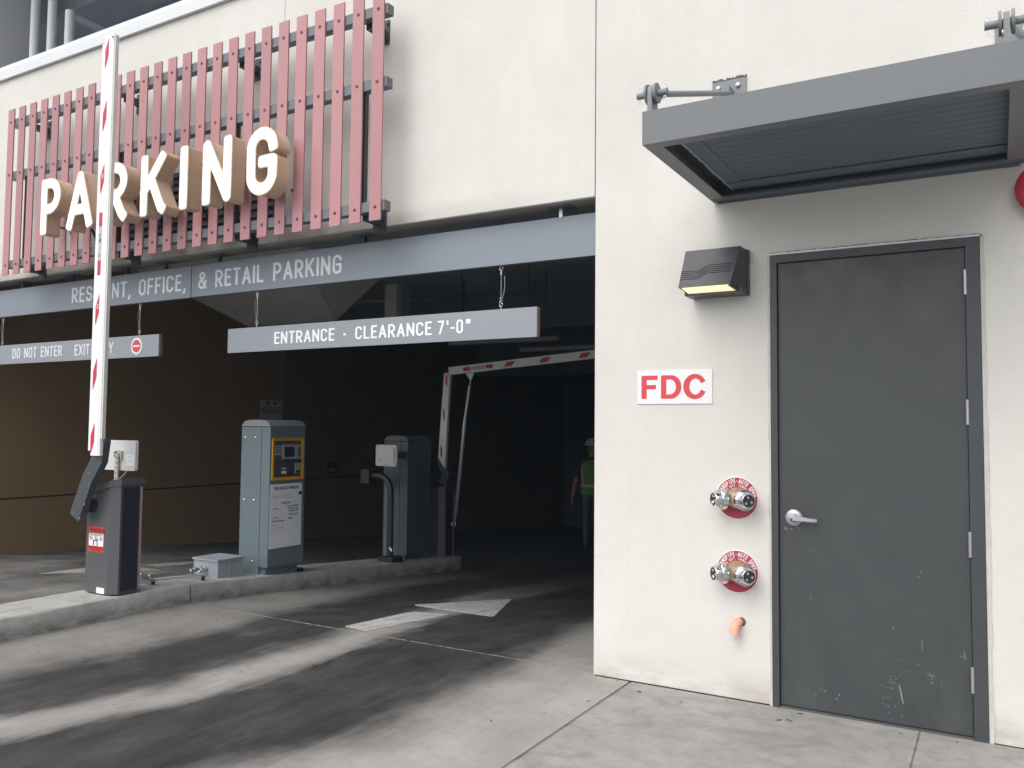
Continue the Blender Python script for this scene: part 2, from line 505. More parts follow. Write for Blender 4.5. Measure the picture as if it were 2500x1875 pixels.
def thing(name, label, cat, loc=(0, 0, 0), group=None):
    o = bpy.data.objects.new(name, None)
    o.location = loc
    o.empty_display_size = 0.1
    COL.objects.link(o)
    o['label'] = label
    o['category'] = cat
    if group:
        o['group'] = group
    return o


def world_loc(o):
    v = Vector((0, 0, 0))
    while o is not None:
        v = v + o.location
        o = o.parent
    return v


def obj(name, bm, m, parent=None, bevel=0.0, smooth=False, segs=2, label=None, loc=None, keep=False):
    """bm is given in world coordinates"""
    if bevel > 0:
        es = [e for e in bm.edges if len(e.link_faces) == 2 and e.calc_face_angle(0) > 0.6]
        bmesh.ops.bevel(bm, geom=es, offset=bevel, segments=segs, affect='EDGES', profile=0.5, clamp_overlap=True)
    if not keep:
        bmesh.ops.recalc_face_normals(bm, faces=bm.faces[:])
    me = bpy.data.meshes.new(name)
    bm.to_mesh(me)
    bm.free()
    ms = m if isinstance(m, (list, tuple)) else [m]
    for k in ms:
        if k is not None:
            me.materials.append(k)
    o = bpy.data.objects.new(name, me)
    COL.objects.link(o)
    org = Vector((0, 0, 0))
    if parent is not None:
        org = world_loc(parent)
        o.parent = parent
    if loc is not None:
        o.location = Vector(loc) - org
        org = Vector(loc)
    me.transform(Matrix.Translation(-org))
    if smooth:
        for p in me.polygons:
            p.use_smooth = True
        try:
            me.set_sharp_from_angle(angle=radians(38))
        except Exception:
            pass
    if label:
        o['label'] = label
    return o


def single(name, label, cat, bm, m, loc, group=None, **kw):
    o = obj(name, bm, m, None, loc=loc, **kw)
    o['label'] = label
    o['category'] = cat
    if group:
        o['group'] = group
    return o


def struct(name, bm, m, **kw):
    o = obj(name, bm, m, None, **kw)
    o['kind'] = 'structure'
    return o


def nb():
    return bmesh.new()


def hexa(bm, c):
    """8 corners: bottom 0..3 ccw, top 4..7"""
    v = [bm.verts.new(p) for p in c]
    for f in ((3, 2, 1, 0), (4, 5, 6, 7), (0, 1, 5, 4), (1, 2, 6, 5), (2, 3, 7, 6), (3, 0, 4, 7)):
        bm.faces.new([v[i] for i in f])
    return v


def box(bm, x0, x1, y0, y1, z0, z1, top=None):
    return hexa(bm, [(x0, y0, z0), (x1, y0, z0), (x1, y1, z0), (x0, y1, z0), (x0, y0, z1), (x1, y0, z1), (x1, y1, z1), (x0, y1, z1)])


def B(*a):
    bm = nb()
    box(bm, *a)
    return bm


def frame_axes(d):
    d = Vector(d).normalized()
    a = Vector((0, 0, 1)) if abs(d.z) < 0.9 else Vector((1, 0, 0))
    u = d.cross(a).normalized()
    return u, d.cross(u).normalized()


def cyl(bm, p0, p1, r0, r1=None, n=16, cap=True):
    p0, p1 = Vector(p0), Vector(p1)
    r1 = r0 if r1 is None else r1
    u, w = frame_axes(p1 - p0)
    a = [bm.verts.new(p0 + (u * cos(2 * pi * i / n) + w * sin(2 * pi * i / n)) * r0) for i in range(n)]
    b = [bm.verts.new(p1 + (u * cos(2 * pi * i / n) + w * sin(2 * pi * i / n)) * r1) for i in range(n)]
    for i in range(n):
        bm.faces.new((a[i], a[(i + 1) % n], b[(i + 1) % n], b[i]))
    if cap:
        bm.faces.new(a[::-1])
        bm.faces.new(b)


def lathe(bm, base, axis, prof, n=28):
    """prof: list of (distance along axis, radius); r = 0 closes"""
    base = Vector(base)
    axis = Vector(axis).normalized()
    u, w = frame_axes(axis)
    rings = []
    for d, r in prof:
        c = base + axis * d
        if r < 1e-5:
            rings.append([bm.verts.new(c)])
        else:
            rings.append([bm.verts.new(c + (u * cos(2 * pi * i / n) + w * sin(2 * pi * i / n)) * r) for i in range(n)])
    for a, b in zip(rings, rings[1:]):
        for i in range(n):
            j = (i + 1) % n
            if len(a) == 1 and len(b) > 1:
                bm.faces.new((a[0], b[j], b[i]))
            elif len(b) == 1 and len(a) > 1:
                bm.faces.new((a[i], a[j], b[0]))
            elif len(a) > 1:
                bm.faces.new((a[i], a[j], b[j], b[i]))


def tube(bm, pts, r, n=8, cap=True):
    pts = [Vector(p) for p in pts]
    rings = []
    u = None
    for i, p in enumerate(pts):
        t = (pts[min(i + 1, len(pts) - 1)] - pts[max(i - 1, 0)]).normalized()
        if u is None:
            u, _ = frame_axes(t)
        u = (u - t * u.dot(t)).normalized()
        w = t.cross(u)
        rr = r[i] if isinstance(r, (list, tuple)) else r
        rings.append([bm.verts.new(p + (u * cos(2 * pi * k / n) + w * sin(2 * pi * k / n)) * rr) for k in range(n)])
    for a, b in zip(rings, rings[1:]):
        for k in range(n):
            bm.faces.new((a[k], a[(k + 1) % n], b[(k + 1) % n], b[k]))
    if cap:
        bm.faces.new(rings[0][::-1])
        bm.faces.new(rings[-1])


def prism(bm, poly, ax, d0, d1):
    """extrude a 2-D polygon along axis ax ('x','y','z'); poly holds the other two coordinates in order"""
    def P(a, b, d):
        return {'x': (d, a, b), 'y': (a, d, b), 'z': (a, b, d)}[ax]
    lo = [bm.verts.new(P(a, b, d0)) for a, b in poly]
    hi = [bm.verts.new(P(a, b, d1)) for a, b in poly]
    n = len(poly)
    bm.faces.new(lo)
    bm.faces.new(hi[::-1])
    for i in range(n):
        bm.faces.new((lo[i], hi[i], hi[(i + 1) % n], lo[(i + 1) % n]))


def rrect(x0, x1, z0, z1, r, n=5):
    out = []
    for cx, cz, a0 in ((x1 - r, z1 - r, 0), (x0 + r, z1 - r, 90), (x0 + r, z0 + r, 180), (x1 - r, z0 + r, 270)):
        for i in range(n + 1):
            a = radians(a0 + 90 * i / n)
            out.append((cx + r * cos(a), cz + r * sin(a)))
    return out


# ------------------------------------------------------------------ stroke lettering (signed-distance outlines)
def arc(cx, cy, rx, ry, a0, a1, n=14):
    return [(cx + rx * cos(radians(a0 + (a1 - a0) * i / n)), cy + ry * sin(radians(a0 + (a1 - a0) * i / n))) for i in range(n + 1)]


def strokes(ch, w, t):
    l, r, b, tp = t / 2, w - t / 2, t / 2, 1 - t / 2
    m = w / 2
    hw = (r - l) / 2
    S = {
        'A': [[(l, b), (m, tp), (r, b)], [(l + (m - l) * .36, b + (tp - b) * .30), (r - (r - m) * .36, b + (tp - b) * .30)]],
        'E': [[(r, tp), (l, tp), (l, b), (r, b)], [(l, .52), (r - .04, .52)]],
        'F': [[(r, tp), (l, tp), (l, b)], [(l, .50), (r - .04, .50)]],
        'H': [[(l, b), (l, tp)], [(r, b), (r, tp)], [(l, .5), (r, .5)]],
        'I': [[(m, b), (m, tp)]],
        'K': [[(l, b), (l, tp)], [(r - .02, tp), (l, .40)], [(l + (r - l) * .36, .60), (r - .03, b + .02), (r, b)]],
        'L': [[(l, tp), (l, b), (r, b)]],
        'N': [[(l, b), (l, tp), (r, b), (r, tp)]],
        'T': [[(l, tp), (r, tp)], [(m, tp), (m, b)]],
        'X': [[(l, b), (r, tp)], [(l, tp), (r, b)]],
        'Y': [[(l, tp), (m, .46), (r, tp)], [(m, .46), (m, b)]],
        'U': [[(l, tp)] + arc(m, b + hw, hw, hw, 180, 360) + [(r, tp)]],
        'O': [arc(m, tp - hw, hw, hw, 0, 180) + arc(m, b + hw, hw, hw, 180, 360) + [(r, tp - hw)]],
        'C': [arc(m, tp - hw, hw, hw, 8, 180) + arc(m, b + hw, hw, hw, 180, 352)],
        'G': [arc(m, tp - hw, hw, hw, 5, 180) + arc(m, b + hw, hw, hw, 180, 360) + [(r, .49), (m + .02, .49)]],
        'D': [[(l, b), (l, tp)] + arc(r - hw * 1.1, tp - hw * 1.1, hw * 1.1, hw * 1.1, 90, 0) + arc(r - hw * 1.1, b + hw * 1.1, hw * 1.1, hw * 1.1, 0, -90) + [(l, b)]],
        '7': [[(l, tp), (r, tp), (l + (r - l) * .3, b)]],
        ',': [[(m + .01, b), (m - .05, b - .17)]],
        '.': [[(m, b), (m, b + .001)]],
        '*': [[(m, .45), (m, .46)]],
        "'": [[(m, tp), (m, tp - .20)]],
        '"': [[(l, tp), (l, tp - .20)], [(r, tp), (r, tp - .20)]],
        '-': [[(l, .42), (r, .42)]],
        '$': [[(m, 0), (m, 1)]],
        ' ': [],
    }
    S['0'] = S['O']
    bw_ = (tp - .45) / 2
    rr_ = min(bw_, hw * 1.2)
    bowl = [(l, tp), (r - rr_, tp)] + arc(r - rr_, tp - rr_, rr_, rr_, 90, 0, 8) + arc(r - rr_, .45 + rr_, rr_, rr_, 0, -90, 8) + [(l, .45)]
    S['P'] = [[(l, b), (l, tp)], bowl]
    S['R'] = [[(l, b), (l, tp)], bowl, [(m - .02, .45), (r - .035, b + .03), (r, b)]]
    q = (tp - b) / 4
    S['S'] = [arc(m, tp - q, hw, q, 15, 270, 16) + arc(m, b + q, hw, q, 90, -165, 16)]
    S['&'] = [[(r, b), (l + .06, tp - .22)] + arc(m - .02, tp - .17, hw * .62, .17, 200, -30, 12) + [(l + .03, .40)] +
              arc(m - .03, b + .19, hw * .92, .19, 150, 345, 14) + [(r, .44)]]
    return S[ch]


WID = {'I': .0, ' ': .36, ',': .20, '.': .18, '*': .22, "'": .16, '"': .30, '-': .34, 'L': .44, 'E': .45, 'F': .44, 'T': .50, 'A': .58, 'K': .54,
       'N': .55, '&': .60, 'Y': .54, 'X': .54}


def contour(vals, nx, ny, x0, y0, st):
    """marching squares on vals[j][i] < 0 inside; returns closed loops"""
    nxt = {}

    def ip(a, b, va, vb):
        k = va / (va - vb)
        return (a[0] + (b[0] - a[0]) * k, a[1] + (b[1] - a[1]) * k)
    for j in range(ny - 1):
        ra, rb = vals[j], vals[j + 1]
        for i in range(nx - 1):
            v = (ra[i], ra[i + 1], rb[i + 1], rb[i])
            code = (v[0] < 0) | ((v[1] < 0) << 1) | ((v[2] < 0) << 2) | ((v[3] < 0) << 3)
            if code == 0 or code == 15:
                continue
            c = ((i, j), (i + 1, j), (i + 1, j + 1), (i, j + 1))
            ed = {}
            for e in range(4):
                a, b_ = e, (e + 1) % 4
                if (v[a] < 0) != (v[b_] < 0):
                    key = tuple(sorted((c[a], c[b_])))
                    pos = ip(c[a], c[b_], v[a], v[b_])
                    ed[e] = (key, pos, v[a] < 0)
            outs = [e for e in ed if ed[e][2]]       # leaving inside going ccw
            ins = [e for e in ed if not ed[e][2]]
            for e in outs:
                # pair with the next entering edge (ccw order backwards)
                k = (e + 1) % 4
                while k not in ins:
                    k = (k + 1) % 4
                nxt[ed[e][0]] = (ed[k][0], ed[e][1], ed[k][1])
                ins.remove(k)
    loops = []
    while nxt:
        s = next(iter(nxt))
        lp = []
        k = s
        while k in nxt:
            k2, p, _ = nxt.pop(k)
            lp.append((x0 + p[0] * st, y0 + p[1] * st))
            k = k2
        if len(lp) > 2:
            loops.append(lp)
    return loops


def simplify(lp, eps):
    out = []
    n = len(lp)
    i = 0
    keep = [lp[0]]
    for i in range(1, n):
        a, p = keep[-1], lp[i]
        q = lp[(i + 1) % n]
        dx, dy = q[0] - a[0], q[1] - a[1]
        L = math.hypot(dx, dy) or 1e-9
        d = abs((p[0] - a[0]) * dy - (p[1] - a[1]) * dx) / L
        if d > eps or math.hypot(p[0] - a[0], p[1] - a[1]) > 0.3:
            keep.append(p)
    return keep if len(keep) > 2 else lp


GC = {}


def glyph(ch, w, t, off=0.0, st=0.03):
    key = (ch, round(w, 3), round(t, 3), round(off, 4), st)
    if key in GC:
        return GC[key]
    segs = []
    for pl in strokes(ch, w, t):
        for q, (a, b) in enumerate(zip(pl, pl[1:])):
            segs.append((a[0], a[1], b[0] - a[0], b[1] - a[1], max((b[0] - a[0]) ** 2 + (b[1] - a[1]) ** 2, 1e-12), q == 0, q == len(pl) - 2))
    if not segs:
        GC[key] = []
        return []
    x0, y0 = -.08 - off, -.30
    nx, ny = int((w + .16 + 2 * off) / st) + 2, int(1.40 / st) + 2
    h = t / 2 + off
    vals = []
    for j in range(ny):
        py = y0 + j * st
        row = []
        for i in range(nx):
            px = x0 + i * st
            best = 1e9
            for ax, ay, dx, dy, l2, e0, e1 in segs:
                k = ((px - ax) * dx + (py - ay) * dy) / l2
                if (k < 0 and e0) or (k > 1 and e1):       # squared-off stroke end with rounded corners
                    ll = math.sqrt(l2)
                    al = (-k if k < 0 else k - 1) * ll
                    pp = abs((px - ax) * dy - (py - ay) * dx) / ll
                    rr = 0.55 * h
                    d = math.hypot(max(pp - (h - rr), 0), max(al - (h - rr), 0)) - rr
                    if pp < h - rr and al < h - rr:
                        d = max(pp, al) - h
                else:
                    k = 0 if k < 0 else 1 if k > 1 else k
                    d = math.hypot(ax + k * dx - px, ay + k * dy - py) - h
                if d < best:
                    best = d
            v = best
            row.append(v if abs(v) > 1e-6 else 1e-6)
        vals.append(row)
    lps = [simplify(lp, 0.0025) for lp in contour(vals, nx, ny, x0, y0, st)]
    GC[key] = lps
    return lps


def fill(bm, loops, O, Uv, Vv, s, N, e0, e1, sides=True, caps=(False, True), mi=0):
    """extrude loops (2-D) placed at O + s*(x*Uv + y*Vv) from e0 to e1 along N"""
    O, Uv, Vv, N = Vector(O), Vector(Uv), Vector(Vv), Vector(N)
    # group by containment : outer loops with holes
    def area(l):
        return sum(a[0] * b[1] - b[0] * a[1] for a, b in zip(l, l[1:] + l[:1])) / 2
    outer = [l for l in loops if True]
    flat = [p for l in loops for p in l]
    P3 = [[Vector((p[0], p[1], 0)) for p in l] for l in loops]
    big = sorted(range(len(loops)), key=lambda i: -abs(area(loops[i])))
    groups = []

    def inside(p, l):
        c = False
        for (xa, ya), (xb, yb) in zip(l, l[1:] + l[:1]):
            if (ya > p[1]) != (yb > p[1]) and p[0] < (xb - xa) * (p[1] - ya) / (yb - ya) + xa:
                c = not c
        return c
    for i in big:
        for g in groups:
            if inside(loops[i][0], loops[g[0]]):
                g.append(i)
                break
        else:
            groups.append([i])
    for g in groups:
        vs0, vs1 = [], []
        for i in g:
            vs0.append([bm.verts.new(O + (Uv * p[0] + Vv * p[1]) * s + N * e0) for p in loops[i]])
            vs1.append([bm.verts.new(O + (Uv * p[0] + Vv * p[1]) * s + N * e1) for p in loops[i]])
        tri = tessellate_polygon([P3[i] for i in g])
        f0 = [v for l in vs0 for v in l]
        f1 = [v for l in vs1 for v in l]
        for t3 in tri:
            for on, ff in ((caps[0], f0), (caps[1], f1)):
                if on:
                    try:
                        f = bm.faces.new([ff[k] for k in t3])
                        f.material_index = mi
                    except ValueError:
                        pass
        if sides:
            for a, b in zip(vs0, vs1):
                n = len(a)
                for k in range(n):
                    f = bm.faces.new((a[k], a[(k + 1) % n], b[(k + 1) % n], b[k]))
                    f.material_index = mi
        if not (sides or caps[0]):
            for v in f0:
                bm.verts.remove(v)


def text_width(s, t, w0=.52, gap=.12):
    x = 0
    for ch in s:
        w = max(WID.get(ch, w0), t) if ch != ' ' else WID[' ']
        x += w + gap
    return x - gap


def words(s, O, Uv, Vv, h, width, N, m, parent, **kw):
    tot = text_width(s, .135)
    x = 0
    for wd in s.split(' '):
        w = text_width(wd, .135)
        b_ = nb()
        lettering(b_, wd, Vector(O) + Vector(Uv) * (x / tot * width), Uv, Vv, h, w / tot * width, N, **kw)
        obj('lettering', b_, m, parent)
        x += w + .12 + WID[' '] + .12


def lettering(bm, s, O, Uv, Vv, h, width, N, e1=0.0015, t=.142, w0=.52, gap=.12, st=.035):
    """one line of stroke lettering fitted to a width; O is the baseline's left end"""
    tot = text_width(s, t, w0, gap)
    k = width / (tot * h) if width else 1.0
    Uk = Vector(Uv) * k
    x = 0
    for ch in s:
        w = max(WID.get(ch, w0), t) if ch != ' ' else WID[' ']
        lps = glyph(ch, w, t, 0.0, st)
        if lps:
            fill(bm, lps, Vector(O) + Uk * (x * h), Uk, Vv, h, N, 0.0003, e1)
        x += w + gap


_fonts = []


def small_text(bm, s, O, Uv, Vv, size, N, align='LEFT', bold=0.0, lift=0.0008, sx=1.0):
    """small flat print set in Blender's own built-in face"""
    cu = bpy.data.curves.new('print', 'FONT')
    cu.body = s
    cu.size = size
    cu.align_x = align
    cu.offset = bold
    cu.resolution_u = 3
    o = bpy.data.objects.new('print', cu)
    me = bpy.data.meshes.new_from_object(o)
    O, Uv, Vv, N = Vector(O), Vector(Uv), Vector(Vv), Vector(N)
    vs_ = [bm.verts.new(O + Uv * v.co.x * sx + Vv * v.co.y + N * lift) for v in me.vertices]
    for p in me.polygons:
        try:
            bm.faces.new([vs_[i] for i in p.vertices])
        except ValueError:
            pass
    bpy.data.meshes.remove(me)
    bpy.data.objects.remove(o)
    bpy.data.curves.remove(cu)


X, Y, Z = Vector((1, 0, 0)), Vector((0, 1, 0)), Vector((0, 0, 1))
NY = Vector((0, -1, 0))
K = 0.073                       # fall of the garage ramp


def fz(y):
    return -K * (y - 0.06) if y > 0.06 else 0.0


# ================================================================== SETTING: GROUND
bm = nb()
box(bm, -120, 120, -120, -0.2, -0.42, -0.16)
box(bm, -120, -24.2, -0.2, 120, -0.42, -0.16)
box(bm, 6.0, 120, -0.2, 120, -0.42, -0.16)
struct('ground', bm, GROUND)

bm = nb()
box(bm, -24.2, -1.934, -7.0, 0.052, -0.15, 0.0)
struct('driveway', bm, DRIVE, bevel=0.015, segs=3)

side = bpy.data.objects.new('sidewalk', None)
COL.objects.link(side)
side['kind'] = 'structure'
xs = [-1.914, -0.371, -0.361, 1.18, 1.19, 2.72, 2.73, 4.3]
for i in range(0, 8, 2):
    for (y0, y1) in ((-2.42, -0.006), (-4.85, -2.432), (-7.0, -4.862)):
        obj('slab', B(xs[i], xs[i + 1], y0, y1, -0.14, 0.0), WALK, side, bevel=0.017 if i == 0 else 0.008)
# dark bedding below the joints
obj('joint_bed', B(-1.95, 4.3, -7.0, 0.0, -0.155, -0.0045), SEALANT, side)

bm = nb()
L0, L1 = 0.068, 34.0
hexa(bm, [(-10.6, L0, fz(L0) - .2), (-1.6, L0, fz(L0) - .2), (-1.6, L1, fz(L1) - .2), (-10.6, L1, fz(L1) - .2),
          (-10.6, L0, fz(L0)), (-1.6, L0, fz(L0)), (-1.6, L1, fz(L1)), (-10.6, L1, fz(L1))])
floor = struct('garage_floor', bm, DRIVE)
# mortar strip in the joint along the facade line, ragged
bm = nb()
n = 160
rows = []
for i in range(n + 1):
    x = -5.94 + 3.80 * i / n
    a = 0.046 + random.uniform(-.008, .006)
    b_ = 0.074 + random.uniform(-.004, .010)
    h = 0.0012 + random.uniform(-.0015, .0012)
    rows.append([bm.verts.new((x, a, -0.006)), bm.verts.new((x, (a + b_) / 2, h)), bm.verts.new((x, b_, -0.006))])
for a, b_ in zip(rows, rows[1:]):
    for k in range(2):
        bm.faces.new((a[k], b_[k], b_[k + 1], a[k + 1]))
obj('joint_filler', bm, SEALANT, floor)


def paint_poly(name, pts, m, parent, lift=0.004, label=None):
    bm = nb()
    v = [bm.verts.new((x, y, fz(y) + lift)) for x, y in pts]
    f = bm.faces.new(v)
    if f.normal.z < 0:
        f.normal_flip()
    bmesh.ops.recalc_face_normals(bm, faces=bm.faces[:])
    w = [bm.verts.new((x, y, fz(y) - 0.02)) for x, y in pts]
    for i in range(len(v)):
        bm.faces.new((v[i], w[i], w[(i + 1) % len(v)], v[(i + 1) % len(v)]))
    return obj(name, bm, m, parent, label=label)


def poly_round(pts, r=0.03, n=4):
    out = []
    for i, p in enumerate(pts):
        a, b_ = Vector((*pts[i - 1], 0)), Vector((*pts[(i + 1) % len(pts)], 0))
        p = Vector((*p, 0))
        d0, d1 = (a - p).normalized() * r, (b_ - p).normalized() * r
        for k in range(n + 1):
            t = k / n
            q = (p + d0) * (1 - t) ** 2 + p * 2 * t * (1 - t) + (p + d1) * t ** 2
            out.append((q.x, q.y))
    return out


paint_poly('arrow_shaft', poly_round([(-4.307, .157), (-4.065, .144), (-4.055, 1.21), (-4.425, 1.09)][0:2] + [(-4.06, 1.205), (-4.37, 1.10)]), PAINTW, floor, label='white painted shaft of the entry lane arrow')
paint_poly('arrow_head', poly_round([(-4.594, 1.397), (-3.73, 1.385), (-4.159, 2.439)], 0.05), PAINTW, floor, label='white triangular head of the entry lane arrow')
paint_poly('arrow_head', poly_round([(-8.75, 1.35), (-7.95, 1.33), (-8.40, 0.20)], 0.04), PAINTEXIT, floor, label='faded triangular head of the exit lane arrow')
paint_poly('arrow_shaft', poly_round([(-8.52, 1.52), (-8.26, 1.52), (-8.26, 2.7), (-8.52, 2.7)], 0.03), PAINTEXIT, floor, label='faded shaft of the exit lane arrow')

# traffic island
isl = bpy.data.objects.new('traffic_island', None)
isl.location = (-6.2, -1.0, 0)
COL.objects.link(isl)
isl['label'] = 'raised concrete island with the barrier and pay station between the two lanes'
isl['category'] = 'traffic island'


def kerb_section(y0, y1, n, bull=False, chip=0.0):
    bm = nb()
    prof = [(-6.50, -.10), (-6.49, .13), (-6.475, .154), (-6.45, .16), (-6.00, .16), (-5.981, .154), (-5.971, .138), (-5.955, -.10)]
    rings = []
    for i in range(n + 1):
        y = y0 + (y1 - y0) * i / n
        sq = 1.0
        dx = 0.0
        ring = []
        for (px, pz) in prof:
            jx = random.uniform(-.0022, .0022)
            jz = random.uniform(-.0015, .0015)
            cx = -6.228
            X_ = cx + (px - cx)
            ring.append(bm.verts.new((X_ + jx, y, fz(y) + pz + jz)))
        rings.append(ring)
    if bull:
        r = 0.27
        for k in range(1, 9):
            a = pi / 2 * k / 8
            y = y1 + r * sin(a) * .8
            sq = max(cos(a), 0.02)
            rings.append([bm.verts.new((-6.228 + (px + 6.228) * sq, y, fz(y) + pz)) for (px, pz) in prof])
    for a, b_ in zip(rings, rings[1:]):
        for k in range(len(prof) - 1):
            bm.faces.new((a[k], a[k + 1], b_[k + 1], b_[k]))
    bm.faces.new(rings[0])
    bm.faces.new(rings[-1][::-1])
    return obj('kerb_section', bm, KERB, isl, smooth=True)


kerb_section(-4.6, 0.088, 60)
kerb_section(0.106, 4.22, 56, bull=True)
obj('joint_filler', B(-6.46, -5.985, 0.085, 0.109, -0.1, 0.135), BLACK, isl)

# scattered grit and leaf scraps on the lane
bm = nb()
for _ in range(46):
    x, y = random.uniform(-5.8, -2.2), random.uniform(-2.6, 0.9)
    if _ > 34:
        x, y = random.uniform(-2.1, 0.0), random.uniform(-0.22, -0.01)
    r = random.uniform(.004, .013)
    a = random.random() * pi
    zz = fz(y) + .0015
    q = []
    for i in range(6):
        t_ = 2 * pi * i / 6
        u_, v_ = r * 1.7 * cos(t_) * random.uniform(.6, 1.1), r * .7 * sin(t_) * random.uniform(.6, 1.1)
        q.append(bm.verts.new((x + u_ * cos(a) - v_ * sin(a), y + u_ * sin(a) + v_ * cos(a), zz + random.uniform(0, .004))))
    top = bm.verts.new((x, y, zz + .005))
    for i in range(6):
        bm.faces.new((q[i], q[(i + 1) % 6], top))
db = obj('debris', bm, mat('dry_scraps', (0.06, 0.05, 0.04), 0.9, var=0.3), None)
db['kind'] = 'stuff'

# ================================================================== BUILDING
bld = thing('parking_garage', 'cream stucco parking garage with a wide dark vehicle entrance and grey side door', 'building', (-4, 0, 0))

obj('fascia_panel', B(-24.0, -4.924, 0.0, 0.20, 2.975, 5.10), STUCCO, bld, bevel=0.006)
obj('fascia_panel', B(-4.918, -2.176, 0.0, 0.20, 2.975, 5.10), STUCCO, bld, bevel=0.006)
obj('end_wall', B(-24.0, -10.752, 0.0, 0.30, -0.2, 2.966), STUCCO, bld)
obj('soffit', B(-24.0, -2.172, 0.004, 0.205, 2.968, 2.9746), SOFFIT, bld)
obj('fascia_backing', B(-24.0, -2.0, 0.201, 0.32, 3.04, 5.09), UPPER, bld)
# corner wall with door opening
DX0, DX1, DZ1 = -1.104, -0.052, 2.500
bm = nb()
x0, x1, z1 = -2.168, 6.0, 9.0
g4 = [x0, DX0, DX1, x1]
vz = [-0.1, DZ1, z1]
V = {}
for i, xx in enumerate(g4):
    for j, zz in enumerate(vz):
        for k, yy in enumerate((0.0, 0.30)):
            V[i, j, k] = bm.verts.new((xx, yy, zz))
for i in range(3):
    for j in range(2):
        if i == 1 and j == 0:
            continue
        bm.faces.new((V[i, j, 0], V[i + 1, j, 0], V[i + 1, j + 1, 0], V[i, j + 1, 0]))
        bm.faces.new((V[i, j, 1], V[i, j + 1, 1], V[i + 1, j + 1, 1], V[i + 1, j, 1]))
for j in range(2):
    bm.faces.new((V[0, j, 0], V[0, j + 1, 0], V[0, j + 1, 1], V[0, j, 1]))
    bm.faces.new((V[3, j, 0], V[3, j, 1], V[3, j + 1, 1], V[3, j + 1, 0]))
for i in (1, 2):
    bm.faces.new((V[i, 0, 0], V[i, 1, 0], V[i, 1, 1], V[i, 0, 1]))
bm.faces.new((V[1, 1, 0], V[2, 1, 0], V[2, 1, 1], V[1, 1, 1]))
for i in range(3):
    bm.faces.new((V[i, 2, 0], V[i + 1, 2, 0], V[i + 1, 2, 1], V[i, 2, 1]))
obj('corner_wall', bm, STUCCO, bld, bevel=0.006)
# dark weep gap at the wall foot
obj('wall_foot_seal', B(-2.16, DX0 - .004, -0.0045, 0.02, -0.05, 0.006), BLACK, bld)
obj('wall_foot_seal', B(DX1 + .004, 6.0, -0.0045, 0.02, -0.05, 0.004), BLACK, bld)

# coping
bm = nb()
prism(bm, [(-.035, 5.105), (-.035, 5.205), (-.03, 5.215), (-.028, 5.245), (.36, 5.262), (.36, 5.105)], 'x', -24.0, -6.75)
obj('coping', bm, CAP, bld, bevel=0.003)
bm = nb()
prism(bm, [(-.035, 5.105), (-.035, 5.205), (-.03, 5.215), (-.028, 5.245), (.36, 5.262), (.36, 5.105)], 'x', -6.747, -2.0)
obj('coping', bm, CAP, bld, bevel=0.003)
# louvre behind the sign
lv = obj('louvre', B(-7.10, -4.94, -0.006, 0.0, 3.10, 3.685), BLACK, bld)
for k in range(8):
    z0 = 3.125 + k * 0.069
    bm = nb()
    hexa(bm, [(-7.07, -.028, z0), (-4.97, -.028, z0), (-4.97, -.024, z0 - .004), (-7.07, -.024, z0 - .004),
              (-7.07, -.008, z0 + .045), (-4.97, -.008, z0 + .045), (-4.97, -.0065, z0 + .040), (-7.07, -.0065, z0 + .040)])
    obj('blade', bm, DARKSTEEL, lv)
for a in ((-7.115, -7.07, -.032, -.001, 3.085, 3.70), (-4.97, -4.925, -.032, -.001, 3.085, 3.70), (-7.07, -4.97, -.032, -.001, 3.660, 3.70), (-7.07, -4.97, -.032, -.001, 3.085, 3.118)):
    obj('louvre_frame', B(*a), DARKSTEEL, lv)

# interior
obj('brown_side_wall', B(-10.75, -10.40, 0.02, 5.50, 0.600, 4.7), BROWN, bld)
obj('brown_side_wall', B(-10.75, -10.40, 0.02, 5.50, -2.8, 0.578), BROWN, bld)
SHADE_BROWN = mat('shade_toned_brown', (0.170, 0.118, 0.072), 0.8, var=0.15, vscale=1.5, bump=0.08, bscale=60)  # wall brown darkened: shade deeper in the garage is put into the colour
obj('shade_toned_side_wall', B(-10.75, -10.40, 5.502, 34, 0.600, 4.7), SHADE_BROWN, bld)
obj('shade_toned_side_wall', B(-10.75, -10.40, 5.502, 34, -2.8, 0.578), SHADE_BROWN, bld)
obj('wall_reveal', B(-10.75, -10.415, 0.03, 34, 0.578, 0.600), BLACK, bld)
obj('inner_wall', B(-1.62, -1.40, 0.30, 34, -2.8, 4.7), INNER, bld)
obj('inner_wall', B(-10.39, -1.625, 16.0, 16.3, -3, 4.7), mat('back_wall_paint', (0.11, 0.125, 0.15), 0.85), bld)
obj('ceiling_slab', B(-10.75, -1.40, 0.33, 34, 3.62, 4.3), CEIL, bld)
for y in (6.5, 11.5):
    obj('ceiling_beam', B(-10.4, -1.62, y, y + .5, 3.05 - K * (y - 6.5), 3.619), mat('beam_concrete', (0.16, 0.18, 0.20), 0.85), bld)
bm = nb()
hexa(bm, [(-9.66, 4.0, 2.985), (-7.97, 4.0, 2.985), (-7.97, 4.05, 2.985), (-9.66, 4.05, 2.985),
          (-10.10, 2.35, 3.62), (-7.05, 2.35, 3.62), (-7.05, 4.05, 3.62), (-10.10, 4.05, 3.62)])
obj('ceiling_haunch', bm, mat('haunch_concrete', (0.62, 0.62, 0.60), 0.85, var=0.1), bld)
obj('ceiling_drop', B(-7.88, -7.665, 5.0, 5.2, 2.86, 3.62), mat('drop_grey', (0.72, 0.71, 0.70), 0.8, var=0.15, vscale=5), bld)
